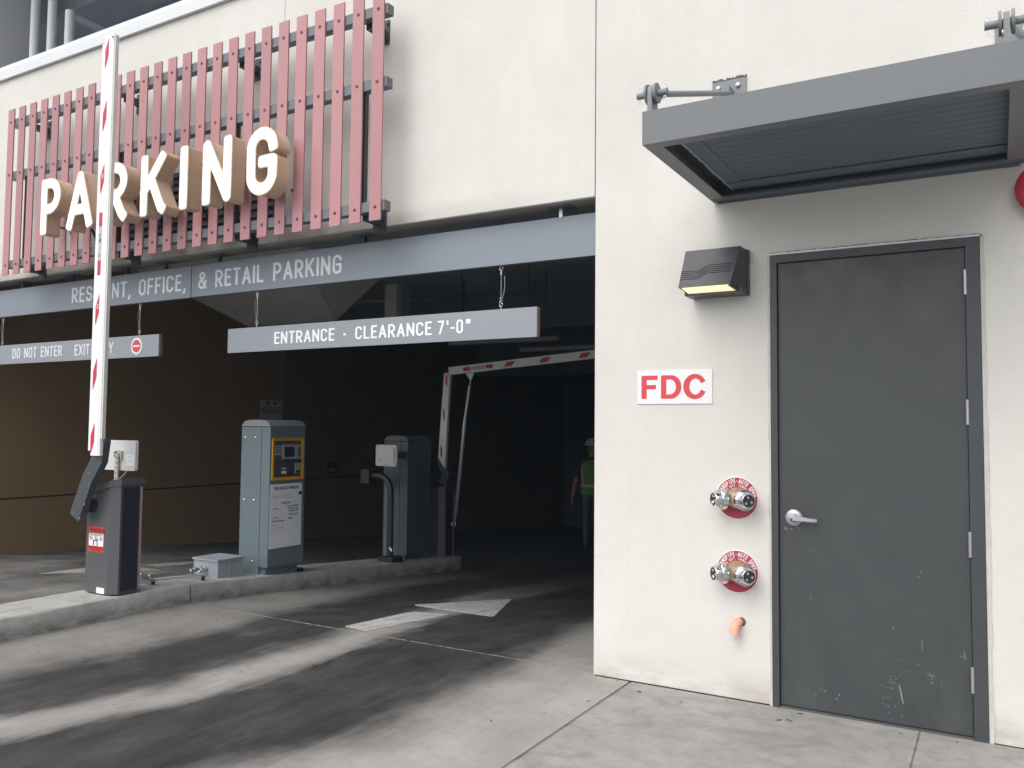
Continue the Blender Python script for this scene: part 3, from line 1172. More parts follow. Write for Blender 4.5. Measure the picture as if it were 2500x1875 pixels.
for x in (-7.64, -7.60, -7.555, -7.52):
    bm = nb()
    cyl(bm, (x, 5.1, 2.9), (x, 5.1, 3.62), 0.008, n=6)
    obj('ceiling_conduit', bm, INNER, bld)
for (xa, xb, y, z) in ((-6.72, -5.0, 5.0, 2.672), (-5.9, -2.2, 5.6, 2.60)):
    bm = nb()
    box(bm, xa, xb, y, y + .14, z, z + .05)
    o = obj('strip_light', bm, mat('unlit_strip_light', (0.28, 0.29, 0.30), 0.4), bld, bevel=0.006)
    for xx in (xa + .2, xb - .2):
        obj('rod', B(xx, xx + .012, y + .06, y + .072, z + .05, 3.62), DARKSTEEL, o)
# faint hanger rods / conduit on the ceiling
for x in (-3.05, -4.42, -5.3):
    bm = nb()
    cyl(bm, (x, 3.2, 3.62), (x, 3.2, 2.78), 0.006, n=8)
    obj('ceiling_conduit', bm, DARKSTEEL, bld)

# upper level
obj('upper_floor', B(-24, -1.4, 0.33, 20, 4.31, 4.6), UPPER, bld)
obj('upper_wall', B(-24, -1.4, 6.5, 6.8, 4.6, 8.2), UPPER, bld)
obj('upper_ceiling', B(-24, 6.0, 0.31, 20, 7.9, 8.4), UPPER, bld)
obj('upper_parapet', B(-24, -2.0, -0.0, 0.30, 7.9, 9.0), STUCCO, bld)
obj('upper_column', B(-12.1, -11.19, 0.9, 1.5, 4.6, 7.9), WALLGREY, bld, bevel=0.01)
for x, zt in ((-10.705, 7.9), (-10.325, 7.9), (-9.945, 6.66)):
    bm = nb()
    cyl(bm, (x, 1.26, 4.6), (x, 1.26, zt), 0.056, n=18)
    p = obj('vertical_pipe', bm, PIPEG, bld, smooth=True)
bm = nb()
cyl(bm, (-9.945, 1.26, 6.60), (-9.945, 6.5, 6.60), 0.05, n=12)
obj('horizontal_pipe', bm, UPPER, bld, smooth=True)
obj('upper_beam', B(-24, -2.0, 2.0, 2.5, 7.3, 7.9), UPPER, bld)

# side door ------------------------------------------------------------
dr = obj('door', B(-1.052, -0.130, 0.012, 0.056, 0.014, 2.441), DOOR, bld, bevel=0.002)
FR = DOOR
fw = -0.010
obj('door_frame', B(DX0 + .012, -1.0555, fw, 0.10, -0.01, 2.488), mat('frame_paint', (0.050, 0.056, 0.063), 0.45, var=0.06), bld, bevel=0.003)
obj('door_frame', B(-0.1265, DX1 - .012, fw, 0.10, -0.01, 2.488), MATS['frame_paint'], bld, bevel=0.003)
obj('door_frame', B(-1.055, -0.127, fw, 0.10, 2.4445, 2.488), MATS['frame_paint'], bld, bevel=0.003)
obj('door_stop', B(-1.06, -0.12, 0.060, 0.11, -0.01, 2.45), BLACK, bld)
obj('threshold', B(-1.053, -0.129, -0.004, 0.10, -0.01, 0.008), mat('threshold_metal', (0.10, 0.10, 0.10), 0.5), bld)
# caulk beads round the frame, and the head flashing
for side_, a in ((0, (DX0 - .004, DX0 + .0115, -.005, .02, 0.0, 2.49)), (1, (DX1 - .0115, DX1 + .010, -.005, .02, 0.0, 2.49))):
    bm = nb()
    n = 40
    rows = []
    for i in range(n + 1):
        z = a[4] + (a[5] - a[4]) * i / n
        j0, j1 = (random.uniform(-.004, .002), 0) if side_ == 0 else (0, random.uniform(-.003, .004))
        rows.append([bm.verts.new((a[0] + j0, .002, z)), bm.verts.new((a[0] + j0 + .003, a[2] + random.uniform(-.001, .001), z)),
                     bm.verts.new((a[1] + j1, a[2] - .0005, z)), bm.verts.new((a[1] + j1, .012, z))])
    for p, q in zip(rows, rows[1:]):
        for k in range(3):
            bm.faces.new((p[k], p[k + 1], q[k + 1], q[k]))
    obj('caulk_bead', bm, CAULK, bld)
obj('head_flashing', B(DX0 + .004, DX1 - .008, -.016, .02, 2.4885, 2.4985), FLASH, bld, bevel=0.002)
bm = nb()
n = 46
rows = []
for i in range(n + 1):
    x = DX0 + .002 + (DX1 - DX0 - .008) * i / n
    rows.append([bm.verts.new((x, -.0015, 2.4987)), bm.verts.new((x, -.0035, 2.5005 + random.uniform(-.001, .003))), bm.verts.new((x, .001, 2.503 + random.uniform(-.001, .006)))])
for p, q in zip(rows, rows[1:]):
    for k in range(2):
        bm.faces.new((p[k], q[k], q[k + 1], p[k + 1]))
obj('head_gap', bm, mat('dirty_gap', (0.12, 0.11, 0.10), 0.9, var=0.5, vscale=30), bld)
# handle
hb = nb()
lathe(hb, (-0.975, 0.012, 1.031), NY, [(0, .046), (.006, .046), (.010, .043), (.014, .034), (.016, .024), (.034, .020), (.040, .019), (.044, 0)], 32)
hd = obj('handle', hb, HANDLE, dr, smooth=True)
hb = nb()
pts = [(-.975, -.028, 1.031), (-.945, -.034, 1.0295), (-.905, -.036, 1.027), (-.868, -.036, 1.0245), (-.848, -.026, 1.0245)]
rings = []
for i, p in enumerate(pts):
    hh = (.016, .014, .011, .010, .009)[i]
    dd = (.010, .008, .006, .006, .006)[i]
    rings.append([hb.verts.new((p[0], p[1] + sy * dd, p[2] + sz * hh)) for sy, sz in ((-1, -.7), (-1, .7), (-.5, 1), (.5, 1), (1, .7), (1, -.7), (.5, -1), (-.5, -1))])
for a, b_ in zip(rings, rings[1:]):
    for k in range(8):
        hb.faces.new((a[k], a[(k + 1) % 8], b_[(k + 1) % 8], b_[k]))
hb.faces.new(rings[0])
hb.faces.new(rings[-1][::-1])
obj('lever', hb, HANDLE, dr, smooth=True)
hb = nb()
cyl(hb, (-.978, -.033, 1.022), (-.978, -.0345, 1.022), .0085, n=14)
obj('keyhole', hb, INK, dr)
for z in (2.2615, 1.608, 0.952, 0.292):
    hb = nb()
    for k in range(5):
        cyl(hb, (-.1285, -.0105, z - .0625 + k * .0252), (-.1285, -.0105, z - .0625 + k * .0252 + .0242), .0078, n=12)
    obj('hinge', hb, HINGE, dr, smooth=True)
# scuffs on the door paint
SCUFF = mat('bare_scuff', (0.24, 0.25, 0.25), 0.6, var=0.35, vscale=90)


def scuff(pts, w):
    bm = nb()
    prev = None
    for i, (x, z) in enumerate(pts):
        ww = w * (0.35 + 0.65 * sin(pi * (i + .5) / len(pts))) * random.uniform(.5, 1.2)
        a, b_ = bm.verts.new((x - ww, 0.0113, z)), bm.verts.new((x + ww, 0.0113, z))
        if prev:
            bm.faces.new((prev[0], prev[1], b_, a))
        prev = (a, b_)
    obj('scuff', bm, SCUFF, dr)


scuff([(-.462, .215), (-.456, .195), (-.452, .17), (-.447, .14), (-.441, .118)], .0035)
scuff([(-.352, .455), (-.352, .44), (-.351, .42), (-.351, .395)], .0014)
for (cx, cz, k) in ((-.985, .972, 9), (-.50, .20, 24), (-.30, .27, 8), (-.36, .785, 4), (-.94, .745, 3), (-.17, .40, 3), (-.52, .10, 16), (-.44, .31, 2), (-.40, .35, 2), (-.75, .10, 4)):
    bm = nb()
    for _ in range(k):
        sx_, sz_ = (.05, .012) if cz > .9 else (.06, .085) if k > 10 else (.03, .03)
        x, z = cx + random.gauss(0, sx_ * .5), max(.03, cz + random.gauss(0, sz_ * .6))
        r = random.uniform(.0010, .0042 if k > 10 else .0055)
        a0 = random.random() * 6
        bm.faces.new([bm.verts.new((x + r * random.uniform(.5, 1.6) * cos(a0 + i * 1.05), .0112, z + r * random.uniform(.4, 1) * sin(a0 + i * 1.05))) for i in range(6)])
    obj('paint_chips', bm, SCUFF, dr)['kind'] = 'stuff'

# ================================================================== SLAT SCREEN
scr = thing('slat_screen', 'red vertical slat screen on grey rails fixed to the wall above the entrance', 'sign screen', (-6.06, -.2, 2.95))
slat_me = None
screw_me = None
XS = [-8.375 + i * 0.185 for i in range(26)]
ZR = (4.473, 3.945, 3.047)
for i, x in enumerate(XS):
    if slat_me is None:
        s = obj('slat', B(x - .051, x + .051, -.246, -.234, 2.952, 4.602), SLAT, scr, bevel=0.0015, segs=1, loc=(x, -.24, 3.777))
        slat_me = s.data
    else:
        s = bpy.data.objects.new('slat', slat_me)
        COL.objects.link(s)
        s.parent = scr
        s.location = Vector((x, -.24, 3.777)) - world_loc(scr)
    for z in ZR:
        if screw_me is None:
            b_ = nb()
            lathe(b_, (x, -.246, z), NY, [(0, .0125), (.004, .0115), (.006, .006), (.0045, 0)], 12)
            q = obj('screw', b_, SCREW, s, loc=(x, -.246, z), smooth=True)
            screw_me = q.data
        else:
            q = bpy.data.objects.new('screw', screw_me)
            COL.objects.link(q)
            q.parent = s
            q.location = Vector((x, -.246, z)) - world_loc(s)
for z in (4.468, 3.940, 3.058):
    obj('rail', B(-8.395, -3.675, -.233, -.165, z - .036, z + .036), RAIL, scr, bevel=0.004)
for bx in (-8.15, -6.70, -5.22, -3.90):
    for z in (4.468, 3.058):
        a = obj('bracket', B(bx - .028, bx + .028, -.1645, -.012, z - .075, z + (.0 if z < 4 else -.02)), DARKSTEEL, scr, bevel=0.003)
        obj('wall_plate', B(bx - .06, bx + .06, -.012, -.001, z - .13, z + .05), DARKSTEEL, a, bevel=0.002)
        for zz in (z - .10, z + .02):
            b_ = nb()
            cyl(b_, (bx + .042, -.012, zz), (bx + .042, -.022, zz), .012, n=6)
            obj('bolt', b_, DARKSTEEL, a)
    obj('post', B(bx - .014, bx + .014, -.205, -.168, 3.096, 3.902), DARKSTEEL, scr)
for pts in ([(-7.45, -.17, 3.93), (-7.40, -.15, 3.84), (-7.41, -.13, 3.74), (-7.47, -.14, 3.62), (-7.5, -.2, 3.5)],
            [(-7.48, -.20, 3.42), (-7.47, -.15, 3.30), (-7.44, -.14, 3.18), (-7.40, -.16, 3.09)],
            [(-7.09, -.21, 3.32), (-7.10, -.15, 3.22), (-7.06, -.14, 3.14), (-7.02, -.16, 3.08)],
            [(-6.20, -.20, 3.35), (-6.17, -.15, 3.24), (-6.12, -.14, 3.15), (-6.05, -.16, 3.08)],
            [(-5.62, -.20, 3.32), (-5.60, -.14, 3.22), (-5.56, -.14, 3.14), (-5.50, -.16, 3.08)],
            [(-4.60, -.20, 3.30), (-4.57, -.15, 3.22), (-4.56, -.15, 3.15), (-4.58, -.16, 3.08)]):
    b_ = nb()
    tube(b_, pts, .011, 8)
    obj('sign_cable', b_, CABLE, scr, smooth=True)

# ------------------------------------------------------------------ PARKING channel letters
HL = 0.506
ZB = 3.203
letters = [('P', -7.455, .290, .56, 'first'), ('A', -7.060, .366, .72, 'second'), ('R', -6.540, .312, .60, 'third'), ('K', -6.050, .315, .62, 'fourth'),
           ('I', -5.572, .100, .195, 'fifth'), ('N', -5.300, .318, .63, 'sixth'), ('G', -4.815, .312, .615, 'last')]
for ch, lx, wd, wg, ordn in letters:
    t = .172
    L = thing('channel_letter', f'white faced letter {ch} with deep gold sides, {ordn} letter of the PARKING sign', 'sign letter', (lx + wd / 2, -.315, ZB), 'raised letters of the PARKING sign')
    sx = wd / (wg * HL)
    Uk = X * sx
    O = (lx, 0, ZB)
    b_ = nb()
    fill(b_, glyph(ch, wg, t, 0.0, .02), O, Uk, Z, HL, NY, .315, .440, caps=(True, False))
    obj('gold_return', b_, GOLD, L, smooth=True)
    b_ = nb()
    fill(b_, glyph(ch, wg, t, .010, .02), O, Uk, Z, HL, NY, .425, .447, caps=(True, True))
    obj('trim_cap', b_, GOLDTRIM, L, smooth=True)
    b_ = nb()
    fill(b_, glyph(ch, wg, t, -.008, .02), O, Uk, Z, HL, NY, .4465, .4505, caps=(False, True))
    obj('face', b_, FACEWHITE, L)
    # stand-off pins
    for (fx, fzz) in ((.5 if ch == 'I' else .12, .2), (.5 if ch == 'I' else .12, .8)):
        b_ = nb()
        px = lx + max(.05, fx * wd)
        cyl(b_, (px, -.2465, ZB + fzz * HL), (px, -.3155, ZB + fzz * HL), .009, n=8)
        obj('stand_off', b_, DARKSTEEL, L)

# ================================================================== HEADER SIGN
hs_ = thing('header_sign', 'long grey beam sign reading RESIDENT, OFFICE, & RETAIL PARKING under the wall', 'sign', (-6, .12, 2.62))
YB = 0.10
obj('panel', B(-10.38, -6.081, YB - .004, YB + .05, 2.619, 2.897), SIGNGREY, hs_, bevel=0.002)
obj('panel', B(-6.075, -2.172, YB, YB + .05, 2.621, 2.898), SIGNGREY, hs_, bevel=0.002)
words('RESIDENT, OFFICE,', (-7.812, YB - .004, 2.684), X, Z, .150, 1.672, NY, LETGREY, hs_)
words('& RETAIL PARKING', (-5.988, YB, 2.684), X, Z, .150, 1.635, NY, LETGREY, hs_)
for x in (-9.6, -8.7, -7.85, -7.0, -6.45, -5.75, -4.15, -2.47):
    p = obj('hanger_post', B(x - .012, x + .012, .108, .134, 2.897, 2.9595), DARKSTEEL if x < -3 else GALV, hs_)
    obj('base_plate', B(x - .085, x + .085, .06, .18, 2.959, 2.9675), SOFFIT if False else RAIL, p)

# ================================================================== HANGING SIGNS


def hang_sign(label, xa, xb, zb, zt, cabs):
    t = thing('hanging_sign', label, 'sign', ((xa + xb) / 2, .12, zb), 'clearance signs hung on cables from the beam')
    obj('panel', B(xa, xb, .10, .112, zb, zt), SIGNLT, t, bevel=0.0015)
    obj('back_panel', B(xa + .003, xb + .006, .1125, .138, zb + .004, zt - .002), SIGNEDGE, t, bevel=0.0015)
    for x in cabs:
        b_ = nb()
        cyl(b_, (x, .125, zt), (x, .125, zt + .022), .005, n=8)
        tube(b_, [(x + .012 * cos(a), .125, zt + .034 + .012 * sin(a)) for a in [2 * pi * k / 12 for k in range(13)]], .0035, 6)
        tube(b_, [(x + .014 * cos(a), .125, 2.602 + .014 * sin(a)) for a in [2 * pi * k / 12 for k in range(13)]], .004, 6)
        cyl(b_, (x, .125, 2.59), (x, .125, 2.555), .0075, n=8)
        cyl(b_, (x - .008, .125, zt + .05), (x + .010, .125, zt + .062), .010, n=8)
        cyl(b_, (x - .006, .125, zt + .075), (x + .006, .125, zt + .085), .009, n=8)
        c = obj('cable_clamp', b_, GALV, t, smooth=True)
        b_ = nb()
        tube(b_, [(x, .125, zt + .04), (x, .125, 2.56)], .0028, 6)
        obj('cable', b_, GALV, t)
        b_ = nb()
        s = 1 if x > -4 else -1
        tube(b_, [(x + s * .004, .125, zt + .06), (x + s * .022, .125, zt + .11), (x + s * .030, .125, zt + .18), (x + s * .026, .125, zt + .235)], .0018, 5)
        obj('cable_tail', b_, GALV, t)
    return t


ent = hang_sign('grey hanging sign reading ENTRANCE CLEARANCE 7 feet over the entry lane', -5.598, -2.638, 2.114, 2.316, (-5.285, -2.932))
b_ = nb()
lettering(b_, 'ENTRANCE', (-5.055, .10, 2.166), X, Z, .099, .643, NY)
obj('lettering', b_, LETWHITE, ent)
b_ = nb()
lettering(b_, '*', (-4.325, .10, 2.166), X, Z, .099, .030, NY, t=.17)
obj('lettering', b_, LETWHITE, ent)
b_ = nb()
lettering(b_, 'CLEARANCE', (-4.204, .10, 2.166), X, Z, .099, .711, NY)
obj('lettering', b_, LETWHITE, ent)
b_ = nb()
lettering(b_, "7", (-3.442, .10, 2.166), X, Z, .099, .058, NY)
obj('lettering', b_, LETWHITE, ent)
b_ = nb()
lettering(b_, "'", (-3.365, .10, 2.166), X, Z, .099, .018, NY)
obj('lettering', b_, LETWHITE, ent)
b_ = nb()
lettering(b_, "-0", (-3.330, .10, 2.166), X, Z, .099, .105, NY)
obj('lettering', b_, LETWHITE, ent)
b_ = nb()
lettering(b_, '"', (-3.200, .10, 2.166), X, Z, .099, .036, NY)
obj('lettering', b_, LETWHITE, ent)

b_ = nb()
tube(b_, [(-5.28, .13, 2.36), (-5.25, .3, 2.42), (-5.2, .7, 2.56), (-5.1, 1.1, 2.66), (-4.6, 1.8, 2.72)], .0022, 5)
obj('cable_tail', b_, GALV, ent)
dne = hang_sign('grey hanging sign reading DO NOT ENTER EXIT ONLY over the exit lane', -10.2, -6.492, 2.120, 2.318, (-9.05, -6.800))
words('DO NOT ENTER', (-8.811, .10, 2.172), X, Z, .107, .863, NY, LETGREY, dne)
words('EXIT ONLY', (-7.742, .10, 2.168), X, Z, .107, .600, NY, LETGREY, dne)
b_ = nb()
lathe(b_, (-6.800, .100, 2.222), NY, [(0, .077), (.002, .077), (.0025, 0)], 40)
d = obj('no_entry_disc', b_, WHITEP, dne)
b_ = nb()
lathe(b_, (-6.800, .0972, 2.222), NY, [(0, .058), (.001, .058), (.0012, 0)], 40)
obj('red_disc', b_, REDTEXT, d)
obj('white_bar', B(-6.845, -6.755, .0952, .0958, 2.2145, 2.2295), WHITEP, d)

# ================================================================== BARRIERS
MARKER_Z = [4.448, 3.940, 3.435, 2.401, 1.896, 1.395]


def marker(bm, xc, zc, y, hw=.0215, hh=.125, flip=1, ax=Z, bx=X, o=None):
    P = lambda u, v: (o + bx * u + ax * v) if o is not None else Vector((xc + u, y, zc + v))
    q = [(-hw * flip, -hh), (hw * flip, -hh + .10), (hw * flip, hh), (-hw * flip, hh - .10)]
    bm.faces.new([bm.verts.new(P(u, v)) for u, v in q])


def barrier_cabinet(t, dx, dy, dz, sticker=True):
    a, b2, c, d_ = -6.345 + dx, -5.988 + dx, -.62 + dy, -.380 + dy
    z0 = .160 + dz
    ch = .075
    foot = [(a, c), (b2 - ch, c), (b2, c + .045), (b2, d_), (a, d_)]
    ztop = lambda x: z0 + .775 + (x - a) / (b2 - a) * .088
    bm = nb()
    lo = [bm.verts.new((x, y, z0 + .012)) for x, y in foot]
    hi = [bm.verts.new((x, y, ztop(x))) for x, y in foot]
    bm.faces.new(lo[::-1])
    bm.faces.new(hi)
    for i in range(5):
        bm.faces.new((lo[i], lo[(i + 1) % 5], hi[(i + 1) % 5], hi[i]))
    obj('cabinet', bm, CABGREY, t, bevel=0.004)
    bm = nb()
    o_ = .010
    lf = [(a - o_, c - o_), (b2 - ch + .002, c - o_), (b2 + o_, c + .042), (b2 + o_, d_ + o_), (a - o_, d_ + o_)]
    lo = [bm.verts.new((x, y, ztop(x) + .001 - .0)) for x, y in lf]
    hi = [bm.verts.new((x, y, ztop(x) + .055)) for x, y in lf]
    bm.faces.new(lo[::-1])
    bm.faces.new(hi)
    for i in range(5):
        bm.faces.new((lo[i], lo[(i + 1) % 5], hi[(i + 1) % 5], hi[i]))
    obj('lid', bm, CABGREY, t, bevel=0.005)
    obj('side_panel', B(b2 - .002, b2 + .003, c + .062, d_ - .034, z0 + .03, z0 + .845), CABDARK, t, bevel=0.001)
    obj('light_strip', B(b2 - .002, b2 + .006, d_ - .0315, d_ - .026, z0 + .03, z0 + .845), mat('dark_red_strip', (0.26, 0.03, 0.045), 0.4), t)
    obj('edge_strip', B(b2 - .002, b2 + .007, d_ - .0255, d_ - .006, z0 + .03, z0 + .845), PANELLT, t)
    obj('base', B(a + .012, b2 - .03, c + .02, d_ - .01, z0 - .005, z0 + .0125), BLACK, t)
    # pivot
    px, pz = a + .072, z0 + .700
    bm = nb()
    lathe(bm, (px, c - .0, pz), NY, [(0, .060), (.03, .058), (.035, .045), (.075, .043), (.075, 0)], 20)
    obj('pivot_hub', bm, BLACK, t, smooth=True)
    for k in range(6):
        bm = nb()
        cyl(bm, (px + .05 * cos(k * pi / 3), c - .03, pz + .05 * sin(k * pi / 3)), (px + .05 * cos(k * pi / 3), c - .042, pz + .05 * sin(k * pi / 3)), .009, n=6)
        obj('bolt', bm, BLACK, t)
    if sticker:
        sx0, sx1, sz0, sz1, sy = a + .030, a + .228, z0 + .331, z0 + .531, c - .0015
        s = obj('warning_sticker', B(sx0, sx1, sy, c, sz0, sz1), STICKRED, t)
        obj('white_field', B(sx0 + .008, sx1 - .006, sy - .0006, sy, sz0 + .048, sz1 - .056), PAPER, s)
        bm = nb()
        small_text(bm, '! WARNING', ((sx0 + sx1) / 2, sy, sz1 - .041), X, Z, .040, NY, 'CENTER', .0008)
        small_text(bm, 'CARS / TRUCKS ONLY', ((sx0 + sx1) / 2, sy - .0008, sz1 - .072), X, Z, .0165, NY, 'CENTER', .0004)
        for k, tx in enumerate(('NO PEDESTRIANS OR BICYCLES', 'MOVING GATE CAN CAUSE', 'INJURY - KEEP CLEAR')):
            small_text(bm, tx, ((sx0 + sx1) / 2, sy, sz0 + .034 - k * .0135), X, Z, .0125, NY, 'CENTER', .0002)
        for k in range(3):
            cx, cz = sx0 + .036 + k * .063, sz1 - .092
            ring = [(cx + .014 * cos(2 * pi * i / 14), sy - .001, cz + .014 * sin(2 * pi * i / 14)) for i in range(15)]
            tube(bm, ring, .0016, 4)
            tube(bm, [(cx - .010, sy - .001, cz + .010), (cx + .010, sy - .001, cz - .010)], .0016, 4)
            box(bm, cx - .004, cx + .003, sy - .0016, sy - .0008, cz - .008, cz + .005)
        cx, cz = (sx0 + sx1) / 2 - .02, sz0 + .075
        box(bm, cx - .016, cx - .004, sy - .0016, sy - .0008, cz - .022, cz + .02)
        box(bm, cx - .004, cx + .035, sy - .0016, sy - .0008, cz + .012, cz + .019)
        tube(bm, [(cx + .04, sy - .001, cz + .018), (cx + .034, sy - .001, cz + .0), (cx + .044, sy - .001, cz - .012), (cx + .030, sy - .001, cz - .022)], .004, 5)
        lathe(bm, (cx + .046, sy - .0008, cz + .022), NY, [(0, .006), (.0008, .006), (.001, 0)], 10)
        obj('sticker_print', bm, INK, s)
        obj('data_label', B(b2 - .205, b2 - .105, c - .001, c, z0 + .012, z0 + .058), WHITEP, t)
    return px, pz


def arm_bracket(t, pts, y0, y1, w):
    """folded channel: polyline pts in XZ, half width w"""
    bm = nb()
    n = len(pts)
    left, right = [], []
    for i, (x, z) in enumerate(pts):
        a = Vector(pts[max(i - 1, 0)])
        b_ = Vector(pts[min(i + 1, n - 1)])
        d = (b_ - a).normalized()
        nn = Vector((-d.y, d.x))
        left.append((x + nn.x * w, z + nn.y * w))
        right.append((x - nn.x * w, z - nn.y * w))
    poly = left + right[::-1]
    prism(bm, poly, 'y', y0, y1)
    return obj('arm_bracket', bm, ARMBRK, t, bevel=0.012)


b1 = thing('entry_barrier', 'parking barrier by the kerb joint with its red and white arm raised upright', 'barrier gate', (-6.17, -.5, .16), 'barrier gates on the island')
px, pz = barrier_cabinet(b1, 0, 0, 0)
br = arm_bracket(b1, [(-6.325, .768), (-6.17, 1.085), (-6.055, 1.235), (-6.030, 1.392)], -.745, -.690, .064)
for (x, z) in ((-6.335, .80), (-6.255, .765), (-6.02, 1.37), (-6.062, 1.335), (-6.115, 1.24), (-6.15, 1.125), (-6.148, 1.04), (-6.20, .88)):
    bm = nb()
    lathe(bm, (x, -.7405, z), NY, [(0, .008), (.004, .007), (.006, 0)], 10)
    obj('screw', bm, GALV, br, smooth=True)
bm = nb()
AX0, AX1 = -6.108, -5.990
prism(bm, [(AX0, -.728), (AX0 + .012, -.775), (-6.012, -.778), (-5.990, -.768), (-5.988, -.735), (-6.0, -.728)], 'z', 1.262, 4.592)
arm1 = obj('arm', bm, ARMW, b1, bevel=0.003)
obj('edge_profile', B(-6.150, -6.1085, -.760, -.735, 1.300, 4.548), ARMW, arm1, bevel=0.004)
obj('rubber_edge', B(-5.9875, -5.974, -.765, -.736, 1.392, 4.585), ARMSIDE, arm1, bevel=0.003)
bm = nb()
cyl(bm, (-5.995, -.772, 4.565), (-5.995, -.785, 4.565), .004, n=8)
obj('rivet', bm, INK, arm1)
SL = .030 / 3.2
for i, zc in enumerate(MARKER_Z):
    xc = -6.062 - .0100 * (4.5 - zc) * .35
    bm = nb()
    marker(bm, xc, zc, -.7788)
    mk = obj('red_marker', bm, REDFILM, arm1)
    if i in (2, 3):
        bm = nb()
        small_text(bm, 'TIT', (xc - .007, -.7788, zc + .045), Vector((0, 0, -1)), X, .030, NY, 'LEFT', .0008)
        obj('marker_print', bm, WHITEP, mk)
for (za, zb) in ((3.167, 3.057), (2.787, 2.671)):
    xc = -6.066
    obj('red_marker', B(xc - .019, xc + .019, -.7790, -.7782, zb, za), REDFILM, arm1)
lb = obj('white_label', B(-6.085, -6.047, -.7789, -.7782, 2.790, 3.054), mat('label_grey', (0.5, 0.52, 0.56), 0.4), arm1)
bm = nb()
small_text(bm, 'FR', (-6.076, -.7789, 2.945), Vector((0, 0, -1)), X, .034, NY, 'CENTER', .001)
for zz in (2.99, 2.83):
    tube(bm, [(-6.076, -.7795, zz - .014), (-6.056, -.7795, zz), (-6.076, -.7795, zz + .014), (-6.076, -.7795, zz - .014)], .0013, 4)
obj('label_print', bm, INK, lb)

# reader antenna panel behind the barrier
rp = thing('reader_panel', 'square white antenna panel on a slotted bracket above the barrier cabinet', 'antenna', (-6.2, -.45, 1.07))
bm = nb()
prism(bm, rrect(-6.412, -5.998, 1.132, 1.376, .018), 'y', -.452, -.425)
obj('panel', bm, READER, rp, bevel=0.003)
bm = nb()
prism(bm, [(-6.225, 1.03), (-6.178, 1.03), (-6.190, 1.20), (-6.205, 1.215), (-6.217, 1.20)][0:2] + [(-6.188, 1.235), (-6.222, 1.235)], 'y', -.478, -.466)
st_ = obj('bracket', bm, CREAM, rp, bevel=0.002)
for k in range(4):
    obj('slot', B(-6.214, -6.190, -.4788, -.4775, 1.065 + k * .042, 1.073 + k * .042), CABGREY, st_)
bm = nb()
lathe(bm, (-6.205, -.455, 1.262), NY, [(0, .036), (.022, .036), (.026, .030), (.018, .018), (.018, 0)], 18)
obj('knuckle', bm, CREAM, rp, smooth=True)
for k in range(5):
    a = k * 2 * pi / 5
    bm = nb()
    cyl(bm, (-6.205 + .024 * cos(a), -.48, 1.262 + .024 * sin(a)), (-6.205 + .024 * cos(a), -.484, 1.262 + .024 * sin(a)), .006, n=8)
    obj('bolt', bm, CABGREY, rp)
obj('bracket_arm', B(-6.165, -6.155, -.47, -.45, 1.22, 1.29), CREAM, rp)
lab = obj('label_plate', B(-6.105, -6.018, -.4532, -.4518, 1.172, 1.262), WHITEP, rp)
bm = nb()
small_text(bm, 'MODEL', (-6.065, -.4532, 1.240), X, Z, .014, NY, 'CENTER')
small_text(bm, 'SERIAL', (-6.065, -.4532, 1.205), X, Z, .012, NY, 'CENTER')
obj('label_print', bm, INKSOFT, lab)
bm = nb()
tube(bm, [(-6.11, -.44, 1.135), (-6.12, -.46, 1.10), (-6.16, -.47, 1.07), (-6.19, -.47, 1.05), (-6.2, -.46, 1.02)], .0045, 6)
obj('cable', bm, CREAM, rp, smooth=True)

# second barrier, inside
b2_ = thing('entry_barrier', 'dark parking barrier at the far end of the island with a folded elbow arm', 'barrier gate', (-6.27, 4.1, -.14), 'barrier gates on the island')
px2, pz2 = barrier_cabinet(b2_, -.105, 4.64, -.316, sticker=False)
arm_bracket(b2_, [(-6.0, .80), (-5.955, .93), (-6.02, 1.05), (-6.035, 1.16)], 3.86, 3.91, .055)
bm = nb()
hexa(bm, [(-6.05, 3.83, 1.13), (-5.95, 3.83, 1.0), (-5.95, 3.875, 1.0), (-6.05, 3.875, 1.13), (-5.976, 3.83, 2.185), (-5.885, 3.83, 2.185), (-5.885, 3.875, 2.185), (-5.976, 3.875, 2.185)])
low = obj('lower_arm', bm, ARMW, b2_, bevel=0.003)
for zc in (2.11, 1.68, 1.22):
    bm = nb()
    xc = -6.0 + (zc - 1.1) * .068
    q = [(xc - .022, zc + .08), (xc + .006, zc + .02), (xc + .006, zc - .11), (xc - .022, zc - .05)]
    bm.faces.new([bm.verts.new((u, 3.8285, v)) for u, v in q])
    obj('red_marker', bm, REDFILM, low)
bm = nb()
ang = math.atan2(2.385 - 2.246, -3.96 + 5.906)
dv, uv_ = Vector((cos(ang), 0, sin(ang))), Vector((-sin(ang), 0, cos(ang)))
O2 = Vector((-5.905, 3.83, 2.160))
LA = 3.3
hexa(bm, [O2, O2 + dv * LA, O2 + dv * LA + Y * .045, O2 + Y * .045, O2 + uv_ * .095, O2 + dv * LA + uv_ * .095, O2 + dv * LA + uv_ * .095 + Y * .045, O2 + uv_ * .095 + Y * .045])
up = obj('upper_arm', bm, ARMW, b2_, bevel=0.003)
for u in (.27, .60, .86, 1.34, 1.85, 2.4):
    bm = nb()
    q = [(u - .06, .02), (u + .05, .02), (u + .10, .075), (u - .01, .075)] if u > .7 else [(u - .05, .025), (u + .05, .025), (u + .05, .07), (u - .05, .07)]
    bm.faces.new([bm.verts.new(O2 + dv * a + uv_ * c - Y * .0015) for a, c in q])
    obj('red_marker', bm, REDFILM, up)
bm = nb()
bm.faces.new([bm.verts.new(O2 + dv * a + uv_ * c - Y * .001) for a, c in ((.325, .025), (.545, .025), (.545, .07), (.325, .07))])
obj('white_label', bm, MATS['label_grey'], up)
bm = nb()
